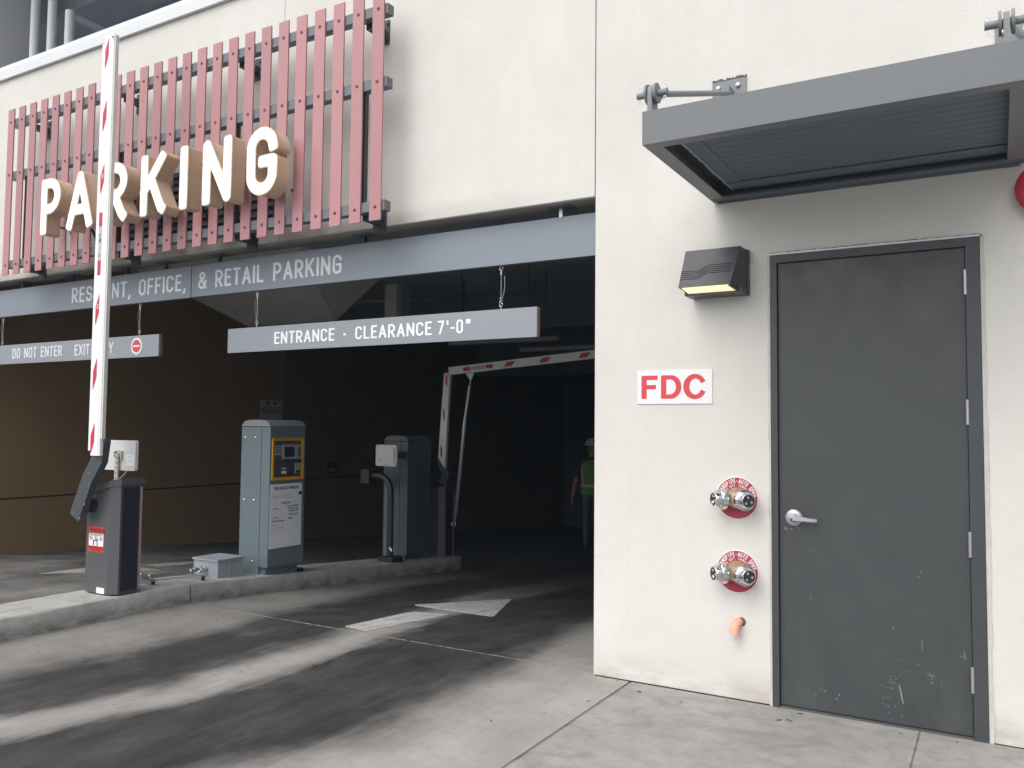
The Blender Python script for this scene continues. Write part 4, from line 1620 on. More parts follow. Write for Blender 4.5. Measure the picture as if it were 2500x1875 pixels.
prism(bm, [(-5.66, 2.172), (-5.54, 2.180), (-5.57, 2.10), (-5.60, 2.09)], 'y', 3.84, 3.865)
obj('rod_lug', bm, GALV, b2_)
bm = nb()
tube(bm, [(-5.588, 3.852, 2.11), (-5.60, 3.852, 2.03), (-5.603, 3.852, 2.02), (-5.665, 3.852, 1.62), (-5.666, 3.852, 1.615), (-5.785, 3.852, .43), (-5.787, 3.852, .40)],
     [.010, .010, .022, .022, .028, .028, .010], 12)
obj('support_rod', bm, GALV, b2_, smooth=True)
bm = nb()
cyl(bm, (-5.787, 3.852, .41), (-5.80, 3.852, .33), .008, n=8)
tube(bm, [(-5.82 + .035 * cos(a), 3.852, .315 + .022 * sin(a)) for a in [2 * pi * k / 14 for k in range(15)]], .006, 6)
obj('rod_end', bm, GALV, b2_, smooth=True)

# ================================================================== PAY STATION
ps = thing('pay_station', 'grey pay station with a yellow framed screen and a white rate card', 'pay station', (-6.17, 1.2, .09))


def station_shell(t, a, c, d_, y0, y1, zb, zt, bodym, capm):
    """a left, c body/door split, d_ door face; y0..y1 depth"""
    obj('body', B(a, c, y0, y1, zb, zt), bodym, t, bevel=0.004)
    dr_ = obj('front_door', B(c + .005, d_, y0 + .002, y1 - .002, zb + .075, zt - .001), bodym, t, bevel=0.006)
    obj('plinth', B(c - .01, d_ - .05, y0 + .03, y1 - .03, zb - .02, zb + .074), bodym, t)
    # rounded cap
    bm = nb()
    pr = []
    w = d_ - a
    for k in range(13):
        s = -1 + 2 * k / 12
        pr.append((a - .003 + (w + .006) * (s + 1) / 2, zt + .006 + .062 * (1 - abs(s) ** 4.0) ** .6))
    poly = [(a - .003, zt + .006)] + pr[1:-1] + [(d_ + .003, zt + .006)]
    prism(bm, poly, 'y', y0 - .003, y1 + .003)
    obj('cap', bm, capm, t, bevel=0.012, segs=3, smooth=True)
    for z in (zb + 1.30, zb + .70, zb + .12):
        for x in (a + .05, a + .185):
            b_ = nb()
            lathe(b_, (x, y0, z), NY, [(0, .0105), (.004, .010), (.008, .005), (.009, 0)], 12)
            obj('rivet', b_, CHROME, t, smooth=True)
    return dr_


station_shell(ps, -6.357, -6.092, -5.975, .963, 1.432, .092, 1.494, PAYGREY, PAYCAP)
FX = -5.975
# yellow bezel
bz0, bz1, by0, by1 = .984, 1.391, .986, 1.399
bm = nb()
r_ = rrect(by0, by1, bz0, bz1, .012, 3)
inn = rrect(by0 + .030, by1 - .030, bz0 + .030, bz1 - .030, .006, 3)
vo, vi, vo2, vi2 = [], [], [], []
for (yy, zz) in r_:
    vo.append(bm.verts.new((FX + .016, yy, zz)))
    vo2.append(bm.verts.new((FX - .002, yy, zz)))
for (yy, zz) in inn:
    vi.append(bm.verts.new((FX + .010, yy, zz)))
    vi2.append(bm.verts.new((FX + .001, yy, zz)))
n = len(vo)
for i in range(n):
    j = (i + 1) % n
    bm.faces.new((vo[i], vo[j], vi[j], vi[i]))
    bm.faces.new((vo2[i], vo2[j], vo[j], vo[i]))
    bm.faces.new((vi[i], vi[j], vi2[j], vi2[i]))
obj('yellow_bezel', bm, YELLOW, ps)
obj('control_panel', B(FX - .001, FX + .004, by0 + .031, by1 - .031, bz0 + .031, bz1 - .031), PANELDK, ps)
su = obj('screen_unit', B(FX + .0042, FX + .0165, 1.120, 1.362, 1.185, 1.325), PANELLT, ps, bevel=0.004)
obj('screen', B(FX + .0166, FX + .0172, 1.136, 1.268, 1.205, 1.302), SCREEN, su)
obj('card_slot', B(FX + .0166, FX + .0172, 1.318, 1.346, 1.205, 1.305), PANELDK, su)
obj('screen_ledge', B(FX + .0042, FX + .024, 1.116, 1.366, 1.155, 1.168), INK, ps)
pl = obj('instruction_plate', B(FX + .0042, FX + .0058, 1.020, 1.110, 1.225, 1.320), PANELLT, ps)
bm = nb()
for k in range(4):
    box(bm, FX + .0059, FX + .0063, 1.030, 1.10, 1.247 + k * .017, 1.253 + k * .017)
obj('plate_print', bm, INK, pl)
tk = obj('ticket_slot', B(FX + .0042, FX + .007, 1.103, 1.182, 1.030, 1.118), PANELDK, ps, bevel=0.001)
bm = nb()
prism(bm, [(1.113, 1.046), (1.165, 1.046), (1.178, 1.058), (1.165, 1.071), (1.113, 1.071)], 'x', FX + .0072, FX + .010)
obj('slot_mouth', bm, PAPER, tk)
bm = nb()
small_text(bm, 'ticket', (FX + .0072, 1.142, 1.088), Y, Z, .026, X, 'CENTER', .0004)
obj('slot_print', bm, PAPER, tk)
for i in range(3):
    for j in range(4):
        obj('key', B(FX + .0042, FX + .008, 1.205 + i * .021, 1.222 + i * .021, 1.030 + j * .022, 1.047 + j * .022), INK, ps)
cr = obj('card_reader', B(FX + .0042, FX + .012, 1.290, 1.358, 1.040, 1.148), PANELLT, ps, bevel=0.003)
obj('reader_window', B(FX + .0121, FX + .013, 1.298, 1.350, 1.046, 1.072), INK, cr)
# rate card
cd = obj('rate_card', B(FX - .001, FX + .003, .975, 1.394, .339, .947), PAPER, ps)
bm = nb()
XT = FX + .003
small_text(bm, 'THE ARNOLD PARKING', (XT, 1.185, .893), Y, Z, .042, X, 'CENTER', .0014, sx=.74)
small_text(bm, 'Parking Rates', (XT, 1.185, .757), Y, Z, .027, X, 'CENTER', .0007, sx=.8)
for tx, yy, zz, al in (('0 - 3 Hrs', 1.005, .706, 'LEFT'), ('Free with validated', 1.350, .724, 'RIGHT'), ('ticket from retail,', 1.350, .700, 'RIGHT'), ('leasing or office', 1.350, .676, 'RIGHT'),
                       ('0 - 12 Hrs', 1.005, .622, 'LEFT'), ('$25.00 Flat Fee', 1.350, .642, 'RIGHT'), ('Lost Ticket Charge', 1.005, .590, 'LEFT'), ('$35.00', 1.270, .604, 'RIGHT')):
    small_text(bm, tx, (XT, yy, zz), Y, Z, .0245, X, al, .0006, sx=.8)
obj('card_print', bm, INK, cd)
bm = nb()
for tx, zz in (('Parking garage is for Arnold Residential employees', .832), ('Retail customers in Visitor and Residential areas', .814), ('Please take your ticket', .556), ('No overnight guest parking allowed', .528), ('Vehicles left overnight will be towed by 3:00AM', .500)):
    small_text(bm, tx, (XT, 1.005, zz), Y, Z, .0135, X, 'LEFT', .0, sx=.85)
obj('card_fine_print', bm, INKSOFT, cd)
bm = nb()
lathe(bm, (XT, 1.368, .848), X, [(0, .017), (.010, .016), (.011, 0)], 16)
obj('door_lock', bm, BLACK, ps, smooth=True)
obj('foot_block', B(-6.16, -6.03, 1.44, 1.50, .03, .09), BLACK, ps)

# second machine
tm = thing('ticket_machine', 'dark grey ticket machine standing in shade near the end of the island', 'ticket machine', (-6.3, 3.5, -.1))
station_shell(tm, -6.475, -6.235, -6.117, 3.30, 3.775, -.10, 1.332, mat('shade_toned_machine_grey', (0.088, 0.108, 0.122), 0.45, var=0.05), mat('shade_toned_cap_grey', (0.12, 0.125, 0.13), 0.5))  # pay station greys darkened, shade of the interior painted into them

# gooseneck reader
gn = thing('gooseneck_post', 'black gooseneck post with a small card reader beside the dark ticket machine', 'card reader post', (-6.13, 3.0, -.07))
bm = nb()
pts = [(-6.125, 3.0, -.05), (-6.125, 3.0, .72)] + [(-6.125 - .16 * (1 - cos(a)), 3.0, .72 + .21 * sin(a)) for a in [pi / 2 * k / 8 for k in range(1, 9)]] + [(-6.43, 3.0, .935)]
tube(bm, pts, .036, 12)
obj('post', bm, mat('black_post_paint', (0.03, 0.034, 0.042), 0.35), gn, smooth=True)
bm = nb()
cyl(bm, (-6.198, 3.02, -.03), (-6.198, 3.02, .80), .020, n=10)
obj('conduit', bm, PAYGREY, gn, smooth=True)
bm = nb()
cyl(bm, (-6.235, 3.04, -.0), (-6.235, 3.04, .85), .012, n=8)
obj('conduit', bm, PAYGREY, gn, smooth=True)
obj('base_plate', B(-6.225, -6.015, 2.90, 3.10, -.065, .010), BLACK, gn, bevel=0.004)
obj('card_reader', B(-6.53, -6.40, 2.93, 3.06, .84, 1.0), BLACK, gn, bevel=0.008)
bm = nb()
cyl(bm, (-6.07, 2.93, .12), (-6.03, 2.92, .08), .014, n=8)
obj('conduit_fitting', bm, GALV, gn)

# antenna at the ticket machine
an = thing('reader_panel', 'white square antenna panel fixed in front of the dark ticket machine', 'antenna', (-6.18, 3.0, 1.05))
bm = nb()
prism(bm, rrect(-6.334, -6.026, 1.048, 1.296, .012), 'y', 2.965, 2.99)
obj('flange', bm, READER, an, bevel=0.003)
bm = nb()
prism(bm, rrect(-6.305, -6.055, 1.075, 1.270, .014), 'y', 2.945, 2.9645)
obj('radome', bm, READER, an, bevel=0.008, segs=3)
obj('logo_mark', B(-6.27, -6.258, 2.9435, 2.9448, 1.10, 1.135), INKSOFT, an)
for (x, z) in [(-6.325, 1.06), (-6.325, 1.17), (-6.325, 1.285), (-6.035, 1.06), (-6.035, 1.17), (-6.035, 1.285), (-6.18, 1.058), (-6.18, 1.287)]:
    bm = nb()
    cyl(bm, (x, 2.965, z), (x, 2.961, z), .006, n=8)
    obj('screw', bm, CABGREY, an)
obj('bracket', B(-6.22, -6.14, 2.99, 3.299, 1.13, 1.21), CABGREY, an)

# ================================================================== JUNCTION BOX, CONDUIT, CLAMPS
zj = .125
jb = thing('junction_box', 'grey steel junction box on the island kerb beside the pay station', 'junction box', (-6.27, .64, zj))
obj('body', B(-6.428, -6.108, .500, .790, zj - .022, zj + .148), BOXGREY, jb, bevel=0.003)
obj('lid', B(-6.440, -6.097, .489, .801, zj + .149, zj + .166), BOXGREY, jb, bevel=0.004)
for (x, y) in ((-6.41, .52), (-6.13, .52), (-6.41, .77), (-6.13, .77), (-6.27, .78)):
    bm = nb()
    lathe(bm, (x, y, zj + .166), Z, [(0, .007), (.004, .006), (.006, 0)], 8)
    obj('screw', bm, GALV, jb)
obj('hasp', B(-6.1078, -6.1015, .628, .652, zj - .02, zj + .148), BOXGREY, jb, bevel=0.002)
cdn = thing('conduit', 'galvanised conduit run along the island into the grey junction box', 'conduit', (-6.3, .1, .2))
bm = nb()
tube(bm, [(-6.36, -.378, .20), (-6.345, -.1, .19), (-6.335, .2, .195), (-6.30, .36, .205), (-6.27, .499, .195)], .017, 10)
obj('pipe', bm, GALV, cdn, smooth=True)
bm = nb()
tube(bm, [(-6.40, -.378, .195), (-6.39, -.1, .185), (-6.375, .2, .19), (-6.355, .36, .20), (-6.34, .499, .195)], .012, 8)
obj('pipe', bm, GALV, cdn, smooth=True)
for y in (.38, .44, .485):
    bm = nb()
    cyl(bm, (-6.285 + (y - .4) * .2, y, .201), (-6.283 + (y - .4) * .2, y + .016, .200), .027, n=12)
    obj('coupling', bm, GALV, cdn, smooth=True)
for k, (x, y, yaw) in enumerate(((-6.26, -.13, .25), (-6.16, .30, .1))):
    cb = thing('pipe_clamp', ('strut pipe clamp bolted on the kerb beside the barrier cabinet', 'strut pipe clamp bolted on the kerb beside the grey junction box')[k], 'pipe clamp', (x, y, .16), 'pipe clamps on the island kerb')
    zz = .16 + fz(y)
    bm = nb()
    box(bm, x - .11, x + .10, y - .022, y + .022, zz - .004, zz + .042)
    obj('strut', bm, GALV, cb, bevel=0.002)
    bm = nb()
    box(bm, x + .101, x + .104, y - .014, y + .014, zz + .006, zz + .03)
    obj('strut_slot', bm, BLACK, cb)
    for q in (-.055, .06):
        bm = nb()
        cyl(bm, (x + q, y, zz + .042), (x + q, y, zz + .085), .007, n=8)
        cyl(bm, (x + q - .012, y, zz + .074), (x + q + .012, y, zz + .074), .012, n=6)
        obj('clamp_bolt', bm, GALV, cb)
    bm = nb()
    tube(bm, [(x + .075 + .020 * cos(a), y, zz + .075 + .020 * sin(a)) for a in [2 * pi * i / 12 for i in range(13)]], .005, 6)
    obj('ring', bm, GALV, cb, smooth=True)

# ================================================================== INNER NOTICE + SWITCH BOX
ns = thing('notice_sign', 'faded towing notice on the dark garage wall above the pay station', 'sign', (-10.39, 5.2, 1.6))
obj('board', B(-10.399, -10.39, 4.965, 5.452, 1.55, 1.925), mat('dim_notice', (0.55, 0.47, 0.52), 0.6), ns)
bm = nb()
small_text(bm, 'TOWING ENFORCED', (-10.39, 5.208, 1.735), Y, Z, .072, X, 'CENTER', .001, sx=.72)
for z in (1.82, 1.715):
    box(bm, -10.3895, -10.389, 4.975, 5.44, z - .002 - (.0 if z < 1.8 else .008), z + .004 - (.0 if z < 1.8 else .008))
for y in (5.12, 5.27):
    box(bm, -10.3895, -10.3888, y - .02, y + .035, 1.855, 1.885)
    box(bm, -10.3895, -10.3887, y - .008, y + .045, 1.868, 1.900)
obj('notice_print', bm, INK, ns)
sb = thing('switch_box', 'small dark electrical box low on the garage side wall behind the island', 'switch box', (-10.39, 6.6, .74))
obj('box', B(-10.399, -10.30, 6.46, 6.72, .66, .86), DARKSTEEL, sb, bevel=0.006)
for y in (6.54, 6.60, 6.66):
    obj('switch', B(-10.299, -10.292, y - .012, y + .012, .70, .76), PANELLT, sb)

# ================================================================== CANOPY
cn = thing('door_canopy', 'grey steel canopy over the side door, held by two tie rods', 'canopy', (-.63, 0, 2.83))
cx0, cx1, cy0, cz0, cz1 = -1.412, .142, -1.142, 2.832, 2.990
bm = nb()
box(bm, cx0, cx1, cy0, cy0 + .010, cz0, cz1)
obj('front_fascia', bm, CANOPY, cn, bevel=0.003)
obj('side_fascia', B(cx0, cx0 + .010, cy0 + .011, -.002, cz0, cz1), CANOPY, cn, bevel=0.002)
obj('side_fascia', B(cx1 - .010, cx1, cy0 + .011, -.002, cz0, cz1), CANOPY, cn, bevel=0.002)
obj('bottom_flange', B(cx0 + .0105, cx1 - .0105, cy0 + .0105, cy0 + .075, cz0 + .0005, cz0 + .010), CANOPY, cn)
obj('bottom_flange', B(cx0 + .0105, cx0 + .078, cy0 + .0755, -.08, cz0 + .0005, cz0 + .010), CANOPY, cn)
obj('bottom_flange', B(cx1 - .078, cx1 - .0105, cy0 + .0755, -.08, cz0 + .0005, cz0 + .010), CANOPY, cn)
obj('wall_angle', B(cx0 + .0105, cx1 - .0105, -.0795, -.002, cz0 + .0005, cz0 + .012), DECK, cn)
obj('wall_channel', B(-1.279, cx1 - .079, -.20, -.0805, cz0 + .043, cz0 + .0475), DECK, cn)
obj('wall_channel', B(cx0 + .012, cx1 - .012, -.012, -.0025, cz0 + .013, cz0 + .105), DECK, cn)
obj('wall_angle', B(cx0 + .025, cx1 - .025, -.014, -.0025, cz0 - .012, cz0 - .0005), DECK, cn)
bm = nb()
n = 44
rows = []
for i in range(n + 1):
    yy = cy0 + .02 + (-.02 - cy0 - .02) * i / n
    zz = cz0 + .046 + random.uniform(-.007, .004)
    rows.append([bm.verts.new((-1.290, yy, zz)), bm.verts.new((-1.281, yy, zz - .002)), bm.verts.new((-1.281, yy, cz0 + .10)), bm.verts.new((-1.290, yy, cz0 + .10))])
for p, q in zip(rows, rows[1:]):
    for k in range(4):
        bm.faces.new((p[k], p[(k + 1) % 4], q[(k + 1) % 4], q[k]))
obj('deck_closure', bm, mat('bare_edge_metal', (0.42, 0.44, 0.46), 0.5), cn)
obj('deck_border', B(-1.2805, -1.196, cy0 + .02, -.02, cz0 + .048, cz0 + .060), DECK, cn)
# ribbed deck
bm = nb()
prof = []
y = cy0 + .03
while y < -.04:
    prof += [(y, .052), (y + .030, .052), (y + .034, .0485), (y + .064, .0485), (y + .068, .052)]
    y += .074
lo = [[bm.verts.new((xx, yy, cz0 + zz)) for yy, zz in prof] for xx in (-1.194, .125)]
for i in range(len(prof) - 1):
    bm.faces.new((lo[0][i], lo[0][i + 1], lo[1][i + 1], lo[1][i]))
obj('ribbed_deck', bm, DECK, cn)
obj('roof_sheet', B(cx0 + .011, cx1 - .011, cy0 + .011, -.002, cz0 + .108, cz0 + .114), CANOPY, cn)


def tie(xr, sgn):
    lug = nb()
    poly = [(-1.135, 2.985), (-1.055, 2.985), (-1.055, 3.085)] + [(-1.095 + .040 * cos(a), 3.085 + .040 * sin(a)) for a in [pi * k / 8 for k in range(1, 8)]] + [(-1.135, 3.085)]
    prism(lug, poly, 'x', xr - .011, xr + .011)
    lg = obj('lug', lug, RODM, cn, bevel=0.002)
    p0, p1 = Vector((xr + .0, -1.095, 3.085)), Vector((xr + .08 * sgn * 1.0, -.05, 3.448))
    d = (p1 - p0).normalized()
    rd = nb()
    cyl(rd, p0 + d * .11, p1 + d * .01, .0155, n=14)
    r = obj('tie_rod', rd, RODM, cn, smooth=True)
    for end, dd in ((p0, d),):
        cl = nb()
        for s in (-1, 1):
            u = X * (s * .022)
            lathe(cl, end + u - X * .006, X, [(0, .038), (.012, .038), (.012, 0)] if False else [(0, 0), (0, .047), (.012, .047), (.012, 0)], 20)
            a = end + u
            tube(cl, [a, a + dd * .06, a + dd * .09 - u * .6], .0125, 8)
        cyl(cl, end + dd * .07, end + dd * .13, .026, .022, n=14)
        obj('clevis', cl, RODM, r, smooth=True)
        pn = nb()
        cyl(pn, end - X * .075, end + X * .075, .0155, n=14)
        obj('pin', pn, RODM, r, smooth=True)
        for s in (-1, 1):
            ct = nb()
            c = end + X * (s * .063)
            tube(ct, [c + Vector((.004, 0, -.045)), c, c + Vector((.0, 0, .02))], .0025, 5)
            tube(ct, [c + Vector((-.010, 0, -.042)), c], .0025, 5)
            tube(ct, [c + Vector((.009 * cos(a), 0, .028 + .009 * sin(a))) for a in [2 * pi * k / 10 for k in range(11)]], .0022, 5)
            obj('cotter_pin', ct, GALV, r)
    pc = xr + .06 if sgn > 0 else xr
    ap = obj('anchor_plate', B(pc - .095, pc + .100, -.014, -.001, 3.36, 3.542), RODM, cn, bevel=0.002)
    obj('anchor_lug', B(p1.x - .010, p1.x + .010, -.11, -.0145, 3.415, 3.475), RODM, ap, bevel=0.002)
    for (xx, zz) in ((pc + .055, 3.50), (pc + .055, 3.40), (pc - .06, 3.50), (pc - .06, 3.40)):
        b_ = nb()
        lathe(b_, (xx, -.014, zz), NY, [(0, .015), (.010, .014), (.013, .006), (.014, 0)], 8)
        obj('bolt', b_, GALV, ap)
    # torn stucco round the plate
    b_ = nb()
    n = 30
    rows = []
    for i in range(n + 1):
        x = pc - .098 + .200 * i / n
        rows.append([b_.verts.new((x, -.002, 3.5425)), b_.verts.new((x, -.009, 3.545 + random.uniform(0, .006))), b_.verts.new((x, -.0005, 3.555 + random.uniform(-.003, .012)))])
    for p, q in zip(rows, rows[1:]):
        for k in range(2):
            b_.faces.new((p[k], q[k], q[k + 1], p[k + 1]))
    obj('patch_edge', b_, MATS['dirty_gap'], ap)


tie(-1.379, 1)
tie(.058, 1)

# ================================================================== WALL LAMP
wl = thing('wall_lamp', 'dark wall pack lamp glowing yellow beneath, left of the side door', 'wall lamp', (-1.38, 0, 2.3))
bm = nb()
hexa(bm, [(-1.545, -.245, 2.306), (-1.250, -.245, 2.306), (-1.212, -.03, 2.288), (-1.540, -.03, 2.288),
          (-1.548, -.105, 2.540), (-1.232, -.105, 2.540), (-1.212, -.03, 2.528), (-1.54, -.03, 2.528)])
obj('housing', bm, LAMPB, wl, bevel=0.010, segs=3, smooth=True)
obj('back_box', B(-1.535, -1.205, -.0305, -.001, 2.272, 2.532), LAMPB, wl, bevel=0.008)
bm = nb()
hexa(bm, [(-1.525, -.236, 2.2985), (-1.266, -.236, 2.2985), (-1.242, -.160, 2.281), (-1.512, -.160, 2.281),
          (-1.525, -.236, 2.305), (-1.266, -.236, 2.305), (-1.242, -.160, 2.300), (-1.512, -.160, 2.300)])
obj('lens', bm, LENS, wl)
bm = nb()
hexa(bm, [(-1.262, -.240, 2.297), (-1.249, -.240, 2.297), (-1.222, -.155, 2.275), (-1.236, -.155, 2.275),
          (-1.262, -.240, 2.308), (-1.249, -.240, 2.308), (-1.222, -.155, 2.300), (-1.236, -.155, 2.300)])
obj('lens_frame', bm, LAMPB, wl)
obj('lens_frame', B(-1.536, -1.212, -.159, -.032, 2.270, 2.300), LAMPB, wl, bevel=0.004)
for k in range(5):
    b_ = nb()
    zf = 2.375 + k * .0125
    off = [(-1.53, 0), (-1.455, 0), (-1.43, .012), (-1.285, .012)] if True else []
    pts = []
    for x, dz in ((-1.545, 0), (-1.44, 0), (-1.40, .030), (-1.262, .030)):
        zz = zf + dz - .02
        yy = -.245 + (zz - 2.306) / (2.540 - 2.306) * .140
        pts.append((x, yy - .0008, zz))
    tube(b_, pts, .0019, 4)
    obj('groove_line', b_, INK, wl)
for z in (2.50, 2.31):
    b_ = nb()
    cyl(b_, (-1.206, -.014, z), (-1.200, -.014, z), .006, n=8)
    obj('screw', b_, GALV, wl)

# ================================================================== FDC SIGN
fd = thing('fdc_sign', 'white rectangular sign with red letters FDC on the stucco wall', 'sign', (-1.65, 0, 1.66))
obj('board', B(-1.882, -1.424, -.006, -.001, 1.659, 1.860), WHITEP, fd, bevel=0.001)


def implicit(fn, x0, x1, y0, y1, st):
    nx, ny = int((x1 - x0) / st) + 2, int((y1 - y0) / st) + 2
    vals = []
    for j in range(ny):
        row = []
        for i in range(nx):
            v = fn(x0 + i * st, y0 + j * st)
            row.append(v if abs(v) > 1e-7 else 1e-7)
        vals.append(row)
    return [simplify(l, .0012) for l in contour(vals, nx, ny, x0, y0, st)]


def ell(x, y, cx, cy, rx, ry):
    return (math.hypot((x - cx) / rx, (y - cy) / ry) - 1) * min(rx, ry)


def recf(x, y, a, b, c, d):
    return max(a - x, x - b, c - y, y - d)


def letF(x, y):
    return min(recf(x, y, 0, .215, 0, 1), recf(x, y, .1, .67, .815, 1), recf(x, y, .1, .60, .415, .595))


def letD(x, y):
    def blob(a, b, c, d, rx):
        body = recf(x, y, a, b - rx, c, d)
        e = ell(x, y, b - rx, (c + d) / 2, rx, (d - c) / 2)
        return min(body, max(e, a - x))
    return max(blob(0, .82, 0, 1, .42), -blob(.215, .605, .18, .82, .25))


def letC(x, y):
    o = ell(x, y, .455, .5, .455, .53)
    i = ell(x, y, .475, .5, .235, .335)
    ang = math.atan2((y - .5), (x - .46))
    cut = (.50 - abs(ang)) * math.hypot(x - .46, y - .5)
    return max(o, -i, cut)


b_ = nb()
hF = .1395
for fn, xo in ((letF, -1.8570), (letD, -1.7335), (letC, -1.5960)):
    fill(b_, implicit(fn, -.06, 1.06, -.08, 1.08, .02), (xo, -.006, 1.6895), X * 1.10, Z, hF, NY, .0002, .0012)
obj('lettering', b_, REDTEXT, fd)

# ================================================================== STANDPIPE CONNECTIONS


def standpipe(zc, label, rot):
    t = thing('standpipe_connection', label, 'fire connection', (-1.283, 0, zc), 'fire department connections beside the door')
    C0 = Vector((-1.283, -.002, zc))
    b_ = nb()
    lathe(b_, C0, NY, [(0, .1215), (.004, .1215), (.0055, .119), (.0055, 0)], 48)
    pl_ = obj('rim', b_, WHITEP, t)
    b_ = nb()
    lathe(b_, C0 - Y * .0057, NY, [(0, .1155), (.0008, .1155), (.001, 0)], 48)
    dk = obj('red_disc', b_, REDP, t)
    b_ = nb()
    for s, rad, h, a0, a1 in (('STANDPIPE-AUTO SPKR', .0845, .0265, 178 + rot, 12 + rot), ('FIRE DEPT. CONNECTION', .0665, .0130, 166 + rot, 18 + rot)):
        N_ = len(s)
        for i, ch in enumerate(s):
            if ch == ' ':
                continue
            a = radians(a0 + (a1 - a0) * (i + .5) / N_)
            rv = Vector((cos(a), 0, sin(a)))
            tv = Vector((sin(a), 0, -cos(a)))
            w = max(WID.get(ch, .52), .15)
            lps = glyph(ch, w, .15, 0, .05)
            fill(b_, lps, C0 - Y * .0068 + rv * rad - tv * (w * h * .42), tv * .84, rv, h, NY, 0, .0006)
    obj('lettering', b_, LETWHITE, dk)
    # cast brass body
    b_ = nb()
    lathe(b_, C0 - Y * .007, NY, [(0, .062), (.012, .060), (.022, .050), (.060, .046), (.075, .035), (.080, 0)], 28)
    bd = obj('brass_body', b_, BRASS, t, smooth=True)
    for s in (-1, 1):
        dirv = Vector((s * .68 - .03, -.72, -.0)).normalized()
        base = C0 + Vector((s * .024, -.045, -.004))
        b_ = nb()
        cyl(b_, base, base + dirv * .055, .035, .036, n=20)
        obj('snoot', b_, BRASS, t, smooth=True)
        b_ = nb()
        lathe(b_, base + dirv * .040, dirv, [(0, .0), (0, .052), (.004, .058), (.034, .058), (.038, .054), (.040, .050), (.046, .049), (.048, .045), (.066, .042), (.071, .039), (.071, .0345), (.062, .033), (.062, 0)], 32)
        cp = obj('locking_cap', b_, CHROME, t, smooth=True)
        u, w = frame_axes(dirv)
        b_ = nb()
        lathe(b_, base + dirv * .1022, dirv, [(0, .0325), (.002, .0322), (.0025, 0)], 20)
        obj('cap_insert', b_, INK, cp)
        for k in range(3):
            a = k * 2 * pi / 3 + rot * .05 + s
            c = base + dirv * .1045 + (u * cos(a) + w * sin(a)) * .0195
            b_ = nb()
            lathe(b_, c, dirv, [(0, .0095), (.004, .008), (.005, 0)], 8)
            obj('cap_lug', b_, CHROME, cp, smooth=True)
        for k in range(2):
            a = k * pi + .6
            c = base + dirv * .052 + (u * cos(a) + w * sin(a)) * .057
            b_ = nb()
            cyl(b_, c, c + dirv * .016, .007, n=8)
            obj('ear', b_, CHROME, cp, smooth=True)


standpipe(1.123, 'upper chrome twin hose connection on a red disc beneath the FDC sign', -6)
standpipe(.712, 'lower chrome twin hose connection on a red disc above the orange pipe', -2)

# orange drain elbow
b_ = nb()
pts = [(-1.278, .02, .432), (-1.278, -.012, .432)] + [(-1.278 - .010 * sin(a), -.012 - .036 * sin(a), .432 - .036 * (1 - cos(a))) for a in [pi / 2 * k / 6 for k in range(1, 7)]] + [(-1.289, -.0485, .372)]
tube(b_, pts, [.0245] * 7 + [.0255, .0265], 16)
pe = thing('drain_elbow', 'short orange plastic drain elbow low on the wall below the hose connections', 'drain pipe', (-1.275, 0, .4))
obj('elbow', b_, ORANGE, pe, smooth=True)
b_ = nb()
lathe(b_, (-1.262, -.0012, .434), NY, [(0, .026), (.0008, .025), (.001, 0)], 9)
obj('wall_hole', b_, MATS['dirty_gap'], pe)

# alarm bell
be = thing('alarm_bell', 'round red alarm bell on the wall at the right edge under the canopy', 'alarm bell', (.222, 0, 2.69))
b_ = nb()
lathe(b_, (.222, -.035, 2.688), NY, [(0, .128), (.018, .131), (.024, .128), (.045, .110), (.058, .075), (.064, .03), (.066, 0)], 40)
obj('gong', b_, REDBELL, be, smooth=True)
b_ = nb()
cyl(b_, (.222, -.001, 2.688), (.222, -.045, 2.688), .06, n=20)
obj('back_box', b_, REDBELL, be)

# ================================================================== PERSON (inside, walking away)
PX, PY = -6.31, 9.0
PZ = fz(PY)
pr = thing('person', 'person in a green safety vest and white hard hat walking inside the garage', 'person', (PX, PY, PZ))


def skin_mesh(verts, edges, root, sub=2):
    me = bpy.data.meshes.new('figure')
    me.from_pydata([v[0] for v in verts], edges, [])
    o = bpy.data.objects.new('figure', me)
    COL.objects.link(o)
    md = o.modifiers.new('skin', 'SKIN')
    md.use_smooth_shade = True
    md.branch_smoothing = 0.3
    for i, v in enumerate(verts):
        sv = me.skin_vertices[0].data[i]
        sv.radius = v[1] if isinstance(v[1], tuple) else (v[1], v[1])
        sv.use_root = (i == root)
    s = o.modifiers.new('sub', 'SUBSURF')
    s.levels = sub
    s.render_levels = sub
    dg = bpy.context.evaluated_depsgraph_get()
    dg.update()
    res = bpy.data.meshes.new_from_object(o.evaluated_get(dg))
    bpy.data.objects.remove(o)
    return res


# local axes: figure faces +Y (away), slight turn
Vt, Ed = [], []


def jv(x, y, z, r, prev=None):
    Vt.append(((x, y, z), r))
    if prev is not None:
        Ed.append((prev, len(Vt) - 1))
    return len(Vt) - 1


